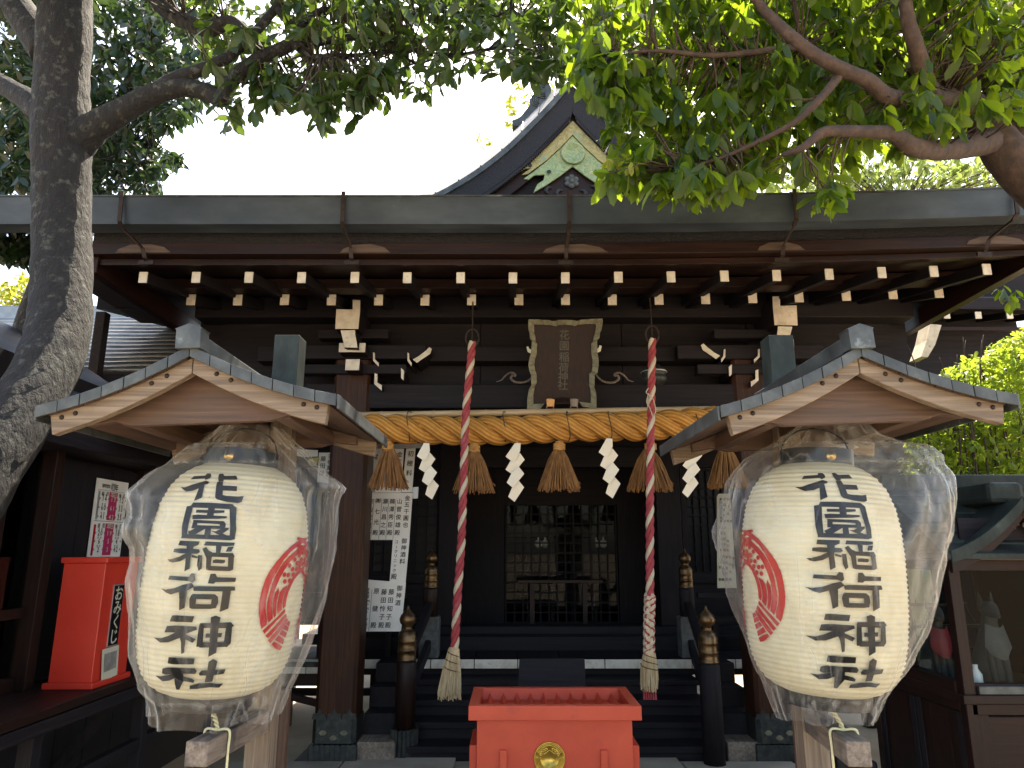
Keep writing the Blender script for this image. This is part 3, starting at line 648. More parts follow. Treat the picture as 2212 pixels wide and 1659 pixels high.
band(pl, 75, 100, GY + .12, .08, 'inner_board', 'brown_wood_X')
band(pl, 98, 160, GY + .22, .06, 'gable_wall', 'dark_wood_X')
for mm in ((lambda q: q), mirr):        # rope moulding under the bargeboard
    q = mm(offs(pl, 70)); base = [at(x, y, GY + .06) for x, y in q]; m = MB()
    for i in range(len(base) - 1):
        for k in range(4):
            p = base[i].lerp(base[i + 1], k / 4); m.beam(p + Vector((0, 0, -.035)), p + Vector((.012, .0, .035)), .022, .05, up=(0, 1, 0))
    m.build('rope_moulding', 'thatch_black', gable)
    # rolled copper verge, turning from the roof down to the edge
    A, B = mm(offs(pl, 13)), mm(offs(pl, 1)); m = MB(); n = len(A)
    for j in range(4):
        t = j / 3
        for (xa, ya), (xb, yb) in zip(A, B):
            pa, pb = at(xa, ya, GY), at(xb, yb, GY + .5); p = pa.lerp(pb, t); p.z += .02 * math.sin(math.pi * t); m.v.append(tuple(p))
    for (xb, yb) in B:
        p = at(xb, yb, GY + .5); m.v.append((p.x, 11.0, p.z - .02))
    for j in range(4):
        for i in range(n - 1): m.f.append((j * n + i, j * n + i + 1, (j + 1) * n + i + 1, (j + 1) * n + i))
    m.build('verge_roll', 'roof_verge', gable, smooth=True, solid=False)
    for i in range(2, n - 3, 3):           # seams of the copper courses
        a = at(*A[i], GY); b = at(*B[min(i + 1, n - 1)], GY + .5)
        pts = [a + Vector((0, -.004, .004)), a.lerp(b, .35) + Vector((0, 0, .026)), a.lerp(b, .7) + Vector((0, 0, .03)), b + Vector((0, 0, .02))]
        MB().tube(smoothpath(pts, 4), .008, 5).build('seam', 'copper_patina', gable, smooth=True)
G = lambda zx, zy: zc(zx, zy, 1600, 250, 2.212)
def gp(pts, Y, th, name, mat, both=True):
    q = [G(*p) for p in pts]
    if both: q = q + [(2 * GX - a, b) for a, b in q[::-1] if abs(a - GX) > .5]
    return plate(q, Y, th, name, mat, gable, bevel=.006)
gp([(1524, 515), (1430, 610), (1300, 730), (1200, 815), (1100, 890), (1040, 950), (1070, 960), (1100, 940), (1140, 935), (1160, 930), (1085, 985), (1075, 995), (1130, 985), (1300, 860), (1420, 750), (1524, 640)], GY + .08, .03, 'gilt_fitting', 'old_gilt')
gp([(1524, 650), (1420, 760), (1300, 870), (1180, 965), (1090, 1030), (1140, 1035), (1180, 1000), (1280, 990), (1270, 1040), (1215, 1075), (1180, 1150), (1300, 1080), (1420, 1000), (1524, 920)], GY + .10, .025, 'verdigris_fitting', 'verdigris')
gp([(1524, 925), (1400, 1020), (1250, 1115), (1100, 1200), (1524, 1200)], GY + .16, .03, 'pendant_board', 'brown_wood_Z')
c = at(*G(1532, 800), GY + .07); m = MB().lathe([(.001, .0), (.12, .0), (.128, .012), (.15, .014), (.158, .006), (.158, -.02)][::-1], (0, 0, 0), 36)
m.xf(Matrix.Translation(c) @ Matrix.Rotation(R(90), 4, 'X')); m.build('roundel', 'verdigris', gable, smooth=True)
c = at(*G(1518, 1055), GY + .15)
for k in range(6):
    a = R(60 * k + 30); m = MB().lathe([(.001, .03), (.03, .026), (.042, .008), (.04, 0)][::-1], (0, 0, 0), 10); m.xf(Matrix.Translation(c + Vector((.062 * math.cos(a), 0, .062 * math.sin(a)))) @ Matrix.Rotation(R(90), 4, 'X')); m.build('rosette_petal', 'dark_stone', gable, smooth=True)
m = MB().lathe([(.001, .05), (.03, .045), (.04, .02), (.038, 0)][::-1], (0, 0, 0), 14); m.xf(Matrix.Translation(c) @ Matrix.Rotation(R(90), 4, 'X')); m.build('rosette_centre', 'dark_stone', gable, smooth=True)
for q in ((1318, 965), (1738, 962), (1150, 908), (1905, 903)):
    c = at(*G(*q), GY + .075); m = MB().lathe([(.001, .004), (.024, .004), (.028, 0)][::-1], (0, 0, 0), 12); m.xf(Matrix.Translation(c) @ Matrix.Rotation(R(90), 4, 'X')); m.build('heart_hole', 'ink', gable)
for q, s_ in (((1310, 1135), 1), ((1405, 1160), 1), ((1625, 1160), -1), ((1722, 1125), -1)):
    c = at(*G(*q), GY + .15); m = MB().tube(smoothpath([c + Vector((s_ * .05, 0, .04)), c + Vector((0, 0, .045)), c + Vector((-s_ * .03, 0, 0)), c + Vector((s_ * .01, 0, -.05))], 4), lerpr([.012, .03, .034, .014], 4), 8); m.build('cloud_cutout', 'ink', gable, smooth=True)
# ridge-end scroll tile behind the verge
sc_o = plate([G(*p) for p in ((993, 560), (993, 505), (1030, 495), (1070, 470), (1105, 425), (1150, 370), (1145, 330), (1165, 300), (1190, 285), (1182, 240), (1195, 190), (1235, 160), (1290, 158), (1320, 175), (1340, 230), (1330, 330), (1200, 470), (1060, 560))], GY + .56, .16, 'scroll_tile', 'copper_patina', gable, bevel=.012)
for (cx_, cy_, r0) in ((1275, 240, 80), (1225, 330, 62)):
    for k in range(4):
        q = [at(*G(cx_ + (r0 - k * 17) * math.cos(R(a)), cy_ + (r0 - k * 17) * math.sin(R(a)) * .95), GY + .555) for a in range(80, 300, 20)]
        MB().tube(q, .012, 5).build('scroll_ridge', 'copper_patina', gable, smooth=True)
p = at(1245, 96, GY + .8); m = MB().lathe([(.001, .05), (.05, .045), (.06, .02), (.11, .03), (.13, 0), (.12, -.1)][::-1], (0, 0, 0), 20); m.xf(Matrix.Translation(p) @ Matrix.Rotation(R(90), 4, 'X')); m.build('ridge_roundel', 'copper_patina', gable, smooth=True)
a_ = at(1237, 138, GY + .6); MB().box(a_.x - .16, a_.x + .16, GY + .7, 11.4, a_.z - .3, a_.z + .22).build('ridge', 'copper_patina', gable, bevel=.03)

# ================================================================ name plaque, tilted forward
PN = Vector((0, -math.cos(R(14)), -math.sin(R(14)))); PP = at(1220, 880, 5.62)
pq = thing('name_plaque', (PP.x, 5.6, PP.z), 'dark shrine name plaque in a scalloped greenish frame above the straw rope', 'plaque')
Q = lambda zx, zy: zc(zx, zy, 2080, 1250, 4.047)
def pz(pts, lift, th, name, mat, bevel=0): return MB().prism([atP(*Q(*p), PP, PN) + PN * lift for p in pts], -PN * th).build(name, mat, pq, bevel=bevel)
pz([(200, 180), (1250, 180), (1200, 450), (1200, 1000), (1180, 1480), (190, 1480), (190, 1000), (220, 450)], .0, .03, 'board', 'brown_wood_Z')
outer = [(130, 118), (320, 118), (340, 125), (470, 128), (510, 145), (575, 145), (600, 128), (730, 122), (860, 128), (900, 142), (945, 140), (970, 122), (1130, 110), (1325, 105), (1330, 150), (1310, 290), (1285, 330), (1275, 420), (1240, 455), (1240, 640), (1262, 760), (1262, 880), (1245, 980), (1200, 1010), (1200, 1170), (1190, 1200), (1218, 1280), (1230, 1420), (1228, 1550), (1000, 1520), (920, 1470), (830, 1460), (700, 1440), (560, 1460), (480, 1500), (330, 1555), (115, 1565), (115, 1400), (140, 1250), (180, 1180), (178, 1020), (150, 950), (132, 850), (150, 740), (180, 650), (185, 540), (190, 460), (160, 430), (150, 320), (132, 280)]
cx_, cy_ = 715, 830
inner = [(cx_ + (x - cx_) * .83, cy_ + (y - cy_) * .885) for x, y in outer]
n = len(outer)
for i in range(0, n, 1):            # carved frame of short cloud-shaped pieces
    a, b, c, d = outer[i], outer[(i + 1) % n], inner[(i + 1) % n], inner[i]
    bottom = 1430 < (a[1] + b[1]) / 2 and 330 < (a[0] + b[0]) / 2 < 1000
    mm = MB().prism([atP(*Q(*p), PP, PN) + PN * (.045 if i % 2 else .052) for p in (a, b)] + [atP(*Q(*p), PP, PN) + PN * .02 for p in (c, d)], -PN * .03)
    mm.build('frame_piece', 'brown_wood_X' if bottom else 'frame_wood', pq, bevel=.004)
wr = Writer(lambda px, py: atP(px, py, PP, PN), (1, 0, 0), PN.cross(Vector((1, 0, 0))), PN * .006)
for ch, (x, y) in zip('花園稲荷神社', ((720, 360), (715, 540), (712, 720), (705, 890), (695, 1040), (690, 1175))): wr.put(ch, *Q(x, y), .085)
wr.build('faded_gilt', pq)
for s_, px in ((-1, 425), (1, 810)):  # small spot lamps below the plaque; the left one's lit orange is only paint
    q = [(px, 1400), (px + 30, 1392), (px + 90, 1392), (px + 140, 1405), (px + 130, 1470), (px + 128, 1520), (px + 10, 1518), (px + 8, 1470)]
    l_ = MB().prism([at(*Q(*p), 5.45) for p in q], (0, .03, 0)).build('spot_lamp', 'amber_lit' if s_ < 0 else 'grey_wood_Z', pq, bevel=.004)
    for dx in (10, 118):
        MB().tube([at(*Q(px + dx, 1520), 5.46), at(*Q(px + dx - 4, 1565), 5.5)], .004, 6).build('wire_leg', 'light_metal', pq)
for q in ([(105, 560), (130, 548), (150, 590), (185, 600), (180, 665), (125, 640)], [(1318, 545), (1285, 530), (1270, 575), (1235, 590), (1240, 655), (1300, 630)]):
    pz(q, .02, .03, 'paper_slip', 'paper_aged')

# ================================================================ bamboo pole and great straw rope
bp = [at(770, 897, 5.60), at(1110, 892, 5.60), at(1545, 884, 5.60)]
bam = MB().tube([bp[0].lerp(bp[2], i / 20) for i in range(21)], .027, 14).build('bamboo_pole', 'bamboo', smooth=True)
tag(bam, 'horizontal bamboo pole tied along the top of the straw rope', 'pole')
for i in range(7):
    p = bp[0].lerp(bp[2], .07 + i * .145); MB().tube([p + Vector((-.006, 0, 0)), p + Vector((.006, 0, 0))], .0295, 14).build('node', 'bamboo', bam)
def helix(axis, rad, nstr, k, pitch, turns_dir, nper=26, phase=0.0):
    """points of strand k round a sampled axis"""
    L = [0]
    for a, b in zip(axis[:-1], axis[1:]): L.append(L[-1] + (b - a).length)
    N = max(8, int(L[-1] / pitch * nper)); out = []
    for i in range(N + 1):
        s = L[-1] * i / N; j = max(0, min(len(L) - 2, next((q for q in range(len(L) - 1) if L[q + 1] >= s), len(L) - 2)))
        t = (s - L[j]) / max(1e-9, L[j + 1] - L[j]); p = axis[j].lerp(axis[j + 1], t); d = (axis[j + 1] - axis[j]).normalized()
        u = d.cross(Vector((0, 1, 0))).normalized(); w = Vector((0, 1, 0)); w = (w - d * w.dot(d)).normalized(); u = d.cross(w)
        a = turns_dir * 2 * math.pi * (s / pitch) + 2 * math.pi * k / nstr + phase
        out.append(p + u * (rad * math.cos(a)) + w * (rad * math.sin(a)))
    return out
rp = thing('straw_rope', at(1150, 925, 5.55), 'thick twisted golden straw rope strung across the shrine front', 'rope')
axis = smoothpath([at(755, 925, 5.55), at(860, 927, 5.55), at(1000, 930, 5.55), at(1110, 929, 5.55), at(1230, 923, 5.55), at(1380, 921, 5.55), at(1480, 914, 5.55), at(1570, 908, 5.55)], 6)
for k in range(3):
    MB().tube(helix(axis, .062, 3, k, .54, -1, 36), .058, 18, uvk=.02).build('strand', 'straw_strand', rp, smooth=True)
for px in (885, 1090, 1226, 1315, 1502):
    c = at(px, 925, 5.55); m = MB().tube([c + Vector((.012 * math.sin(a * 2), .118 * math.cos(a), .122 * math.sin(a) + .012)) for a in [2 * math.pi * i / 24 for i in range(25)]], .004, 5)
    m.build('binding', 'twig', rp)

# ================================================================ straw tassels
def tassel(px, py0, py1, hw0, hw1, Y, name, mats, n=170, head=True):
    a, b = at(px, py0, Y), at(px, py1, Y); k = a.y * .0; sc_ = (at(px + 10, py0, Y).x - at(px, py0, Y).x) / 10
    r0, r1 = hw0 * sc_, hw1 * sc_; H = a.z - b.z; ob = thing(name, (b.x, Y, b.z), None, 'tassel')
    hd = MB()
    if head:
        for i in range(4): hd.tube([a + Vector((r0 * 1.02 * math.cos(t), r0 * .9 * math.sin(t), -H * .02 - i * H * .035 + .004 * math.sin(3 * t + i))) for t in [2 * math.pi * q / 16 for q in range(17)]], H * .022, 6, caps=False)
        hd.lathe([(r0 * .8, -H * .18), (r0 * .92, -H * .1), (r0 * .95, .0), (r0 * .7, H * .05)], a, 14)
        hd.build('head', mats[0], ob, smooth=True)
    m = MB()
    rg = random.Random(int(px))
    for i in range(n):
        t = 2 * math.pi * rg.random(); q = math.sqrt(rg.uniform(.25, 1)); fl = rg.uniform(.93, 1.06); bow = rg.uniform(.75, 1.25)
        pts = []
        for j in range(5):
            s = j / 4; rr = r0 * .9 + (r1 - r0 * .9) * (s ** (.9 * bow))
            pts.append(Vector((b.x + q * rr * math.cos(t) + rg.uniform(-.005, .005) * s, Y + .8 * q * rr * math.sin(t), a.z - H * .13 - H * .87 * s * fl * (1 - .03 * q * q))))
        m.tube(pts, lerpr([.0045, .0042, .004, .004, .0035], 1), 3)
    for i in range(3):
        t = rg.uniform(-.5, .5); pts = [Vector((b.x + r1 * .55 * (s + .2) * (1 if i else 1) * (1.1 + .4 * s), Y - .02, a.z - H * (.5 + .35 * s) - i * .01)) for s in (0, .5, 1)]
        if i < 2: m.tube(pts, .0025, 3)
    m.build('fringe', mats[1], ob)
    return ob
tl = ['straw tassel left of all, in front of the donor papers', 'straw tassel half hidden behind the left red and white bell rope', 'straw tassel in the middle below the name plaque', 'straw tassel half hidden behind the right red and white bell rope', 'straw tassel right of all, partly behind the bagged lantern and roof']
for (px, y0, y1, w), lb in zip(((838, 958, 1056, 45), (1024, 962, 1064, 46), (1208, 958, 1060, 46), (1405, 958, 1060, 50), (1572, 952, 1054, 46)), tl):
    t = tassel(px, y0, y1, 11, w, 5.5, 'straw_tassel', ('straw', 'straw_brown')); t['label'] = lb; t['group'] = 'straw tassels hanging from the rope'

# ================================================================ paper streamers
SQ = [[(115, 636), (162, 638), (160, 700), (128, 772), (100, 786), (45, 745)], [(158, 715), (200, 770), (108, 890), (50, 850), (92, 768)], [(157, 828), (202, 883), (118, 998), (65, 955), (103, 872)], [(160, 938), (206, 993), (136, 1110), (82, 1068), (116, 980)]]
sl = ['zigzag white paper streamer nearest the donor papers', 'zigzag white paper streamer between the left bell rope and the middle tassel', 'zigzag white paper streamer between the middle tassel and the right bell rope', 'zigzag white paper streamer beside the roof of the right lantern']
for i, ((cx_, y0, k), lb) in enumerate(zip(((918, 958, .94), (1115, 958, 1.0), (1313, 948, 1.0), (1503, 950, .97)), sl)):
    ob = thing('paper_streamer', at(cx_, y0 + 100, 5.42), lb, 'paper streamer', 'paper streamers on the rope')
    tilt = (.10, -.05, .06, -.16)[i]
    for j, q in enumerate(SQ):
        pts = []
        for n_, (a, b) in enumerate(q):
            X = cx_ + ((a - 125) * k + (b - 640) * tilt) / 2.011 / 1.8517; Yp = y0 + (b - 640) * k * (1.02 if i != 1 else 1.0) / 2.011 / 1.8517
            pts.append(at(X, Yp, 5.42 + (.012 if j % 2 else .0) + (.010 if n_ in (1, 2) else 0) * (1 if j % 2 else -1)))
        MB().prism(pts, (0, .0012, 0)).build('fold', 'paper_warm_lit', ob)
    MB().tube([at(cx_ + 2, y0 - 6, 5.43), at(cx_ + 2, y0 + 8, 5.424)], .003, 5).build('string', 'hemp', ob)

# ================================================================ bell ropes and bell
def bell_rope(path, lab, braid_from=None):
    P = smoothpath([at(x, y, 5.25) for x, y in path], 8)
    ob = thing('bell_rope', (P[-1].x, 5.25, P[-1].z), lab, 'rope', 'red and white bell ropes')
    cols = ('cloth_red', 'cloth_red', 'cloth_white')
    for k in range(3):
        MB().tube(helix(P, .0148, 3, k, .225, -1, 22, .4), .0168, 10).build('red_strand' if k < 2 else 'white_strand', cols[k], ob, smooth=True)
    return ob, P
b1, P1 = bell_rope([(1020, 738), (1016, 790), (1006, 900), (1001, 1050), (996, 1180), (988, 1290), (982, 1405)], 'red and white twisted bell rope hanging left of the offering box')
b2, P2 = bell_rope([(1409, 732), (1408, 800), (1406, 920), (1404, 1060), (1404, 1290)], 'red and white bell rope with braided lower end, right of the offering box')
# braided lower part of the right rope
ax2 = smoothpath([at(1404, 1285, 5.25), at(1402, 1345, 5.25), at(1402, 1412, 5.25)], 10)
for k in range(3):
    N = 60; pts = []
    for i in range(N + 1):
        s = i / N; p = ax2[min(len(ax2) - 1, int(s * (len(ax2) - 1)))].lerp(ax2[min(len(ax2) - 1, int(s * (len(ax2) - 1)) + 1)], (s * (len(ax2) - 1)) % 1); a = 2 * math.pi * (s * 2.6 + k / 3)
        pts.append(p + Vector((.022 * math.sin(a), .014 * math.sin(2 * a), 0)))
    MB().tube(pts, .0205, 9).build('white_strand', 'cloth_white', b2, smooth=True)
for k in range(2):
    pts = [ax2[i] + Vector((.034 * math.sin(i * 1.4 + k * math.pi), -.024, 0)) for i in range(len(ax2))]; MB().tube(smoothpath(pts, 3), .006, 5).build('red_lacing', 'cloth_red', b2, smooth=True)
for ob, (px, y0, y1, w0, w1, dx) in ((b1, (980, 1404, 1508, 12, 27, -10)), (b2, (1402, 1410, 1492, 12, 17, 0))):
    a, b = at(px, y0, 5.25), at(px + dx, y1, 5.25); sc_ = (at(px + 10, y0, 5.25).x - a.x) / 10; m = MB(); rg = random.Random(px)
    for i in range(210):
        t = 2 * math.pi * rg.random(); q = math.sqrt(rg.random()); pts = []
        le = rg.uniform(.84, 1.04)
        for j in range(5):
            s = j / 4 * le; rr = (w0 + (w1 - w0) * (j / 4) ** .8) * sc_ * (1 + .25 * math.sin(math.pi * s) * (px > 1000)); pts.append(a.lerp(b, s) + Vector((q * rr * math.cos(t) + rg.uniform(-.003, .003), q * rr * math.sin(t), 0)))
        m.tube(pts, .0026, 3)
    m.build('fringe', 'hemp', ob)
    MB().lathe([(w0 * sc_ * .7, -.06), (w0 * sc_ * 1.05, -.04), (w0 * sc_ * 1.05, .0), (w0 * sc_ * .8, .02)], a, 14).build('fringe_head', 'hemp', ob, smooth=True)
    for k in range(2):
        pts = [a.lerp(b, s * .45) + Vector((w0 * sc_ * (1.1 + s * .6) * math.cos(s * 9 + k * 3.1), w0 * sc_ * (1.1 + s * .6) * math.sin(s * 9 + k * 3.1), 0)) for s in [i / 12 for i in range(13)]]
        MB().tube(pts, .003, 5).build('net_cord', 'twig', ob)
    if px > 1000:
        for k in range(6):
            q = b + Vector((-.04 + k * .016, -.01, .03)); MB().tube([q, q + Vector((.002, 0, -.05)), q + Vector((.003, 0, -.085))], [.003, .006, .008], 6).build('red_tip', 'cloth_red', ob)
for px, py, ob in ((1020, 735, b1), (1409, 728, b2)):       # cord and iron loop they hang from
    c = at(px, py, 5.25); MB().tube([c, c + Vector((0, 0, .02)), c + Vector((.0, .02, .32))], .006, 6).build('hanger', 'iron', ob)
    MB().tube([c + Vector((.05 * math.cos(t), 0, .02 + .07 * math.sin(t))) for t in [2 * math.pi * i / 20 for i in range(21)]], .008, 6).build('loop', 'iron', ob, smooth=True)
# loose white string on the right rope
MB().tube(smoothpath([at(x, y, 5.18) for x, y in ((1401, 838), (1396, 848), (1408, 858), (1414, 872), (1416, 890), (1412, 895))], 5), .0035, 5).build('string', 'cloth_white', b2)
MB().tube(smoothpath([at(x, y, 5.18) for x, y in ((1401, 850), (1397, 868), (1404, 882), (1412, 905))], 5), .0035, 5).build('string', 'cloth_white', b2)
c = at(1413, 815, 5.45)
bell = thing('bronze_bell', (c.x, 5.45, c.z - .06), 'dark round bronze bell behind the right bell rope', 'bell')
MB().lathe([(.01, .11), (.045, .10), (.06, .075), (.09, .06), (.096, .04), (.096, .028), (.088, .022), (.088, .004), (.096, -.002), (.094, -.03), (.07, -.055), (.02, -.065)][::-1], c, 28).build('body', 'bronze_shoe', bell, smooth=True)
MB().lathe([(.098, .036), (.105, .04), (.098, .046)], c, 28, caps=False).build('band', 'light_metal', bell, smooth=True)

# ================================================================ offering box
oy = 4.5; A = at(1012, 1525, oy); B = at(1387, 1557, oy); ox0, ox1, oz1, oz0 = A.x, B.x, A.z, B.z; od = .60
ob = thing('offering_box', ((ox0 + ox1) / 2, oy + .3, 0), 'vermilion wooden offering box with gold crest before the steps', 'box')
fr = .062
MB().box(ox0, ox1, oy, oy + fr, oz0, oz1).build('rim_board', 'red_paint', ob, bevel=.004)
MB().box(ox0, ox1, oy + od - fr, oy + od, oz0, oz1).build('rim_board', 'red_paint', ob, bevel=.004)
MB().box(ox0, ox0 + fr, oy + fr + .001, oy + od - fr - .001, oz0, oz1 - .001).build('rim_board', 'red_paint', ob, bevel=.004)
MB().box(ox1 - fr, ox1, oy + fr + .001, oy + od - fr - .001, oz0, oz1 - .001).build('rim_board', 'red_paint', ob, bevel=.004)
for y0, y1 in ((oy + fr, oy + fr + .04), (oy + od - fr - .04, oy + od - fr)):
    lo_ = y0 < oy + .2
    MB().hexa([(ox0 + fr, y0, oz1 - .075), (ox1 - fr, y0, oz1 - .075), (ox1 - fr, y1, oz1 - .075), (ox0 + fr, y1, oz1 - .075), (ox0 + fr, y0, oz1 - (.004 if lo_ else .06)), (ox1 - fr, y0, oz1 - (.004 if lo_ else .06)), (ox1 - fr, y1, oz1 - (.06 if lo_ else .004)), (ox0 + fr, y1, oz1 - (.06 if lo_ else .004))]).build('sloping_lip', 'red_paint', ob)
ns = 10
for i in range(ns):
    x = ox0 + fr + .05 + (ox1 - ox0 - 2 * fr - .1) * i / (ns - 1)
    MB().prism([(x - .022, oy + fr, oz1 - .07), (x + .022, oy + fr, oz1 - .07), (x, oy + fr, oz1 - .022)], (0, od - 2 * fr, 0)).build('slat', 'red_paint', ob, bevel=.002)
bx0, bx1 = at(1030, 1570, oy + .05).x, at(1366, 1570, oy + .05).x
MB().box(bx0, bx1, oy + .05, oy + od - .05, .16, oz0 + .01).build('body', 'red_paint', ob, bevel=.004)
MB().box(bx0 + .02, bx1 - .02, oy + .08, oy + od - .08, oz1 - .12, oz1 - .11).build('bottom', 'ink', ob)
zt = at(1106, 1624, oy).z
for px in (1087, 1307):
    x = at(px, 1640, oy).x; MB().box(x - .021, x + .021, oy + .028, oy + .052, .10, zt).build('batten', 'red_paint', ob, bevel=.004)
for x, s_ in ((bx0, -1), (bx1, 1)): MB().box(min(x, x + s_ * .045), max(x, x + s_ * .045), oy + .1, oy + od - .1, .0, at(1106, 1610, oy + .1).z).build('side_leg', 'red_paint', ob, bevel=.005)
MB().box(bx0 - .03, bx1 + .03, oy + .04, oy + od - .04, .0, .158).build('plinth', 'red_paint', ob, bevel=.005)
c = at(1187, 1638, oy + .05); K = (at(1220, 1638, oy + .05).x - c.x) / .218
md = MB().lathe([(.001, .006), (.08 * K * 1, .006), (.085 * K, .012), (.205 * K, .012), (.215 * K, .016), (.222 * K, .012), (.224 * K, 0)][::-1], (0, 0, 0), 48); md.xf(Matrix.Translation(c) @ Matrix.Rotation(R(90), 4, 'X'))
md = md.build('crest_medallion', 'gold', ob, smooth=True)
for r0, a0, a1 in ((.195, 20, 160), (.175, 20, 160), (.155, 20, 60), (.155, 120, 160), (.12, 15, 75), (.12, 105, 165), (.195, 170, 250), (.175, 170, 250), (.155, 170, 245), (.135, 170, 240), (.195, 290, 370), (.175, 290, 370), (.155, 295, 370), (.135, 300, 370)):
    MB().tube([c + Vector((r0 * K * math.cos(R(a)), -.013, r0 * K * math.sin(R(a)))) for a in range(a0, a1 + 1, 6)], .0035, 5).build('crest_line', 'gold', md, smooth=True)
for s_ in (-1, 1):
    for k in range(9):
        a = R(90 + s_ * (16 + k * 7)); r0 = (.135 + .012 * (k % 2)) * K; q = c + Vector((r0 * math.cos(a), -.013, r0 * math.sin(a)))
        g_ = MB().lathe([(.001, -.009), (.005, -.004), (.005, .003), (.001, .009)], (0, 0, 0), 6); g_.xf(Matrix.Translation(q) @ Matrix.Rotation(-s_ * .5, 4, 'Y')); g_.build('grain', 'gold', md, smooth=True)
    for k in range(5):
        a = R(270 + s_ * (8 + k * 6)); MB().tube([c + Vector((.11 * K * math.cos(a), -.013, .11 * K * math.sin(a))), c + Vector((.20 * K * math.cos(a + s_ * .2), -.013, .20 * K * math.sin(a + s_ * .2)))], .003, 5).build('crest_line', 'gold', md, smooth=True)
MB().tube([c + Vector((x * K, -.013, z * K)) for x, z in ((-.085, -.10), (0, .1 + .03), (.085, -.10))][0:0] + [c + Vector((-.08 * K, -.013, .06 * K)), c + Vector((0, -.013, .115 * K)), c + Vector((.08 * K, -.013, .06 * K))], .0035, 5).build('crest_line', 'gold', md)

# dark sign behind the box
q = [at(1122, 1423, 5.72), at(1263, 1422, 5.72), at(1266, 1500, 5.66), at(1118, 1500, 5.66)]
sg = MB().prism(q, (0, .03, 0)).build('sign_board', 'dark_wood_X', bevel=.004); tag(sg, 'plain black wooden board leaning on the steps behind the offering box', 'board')

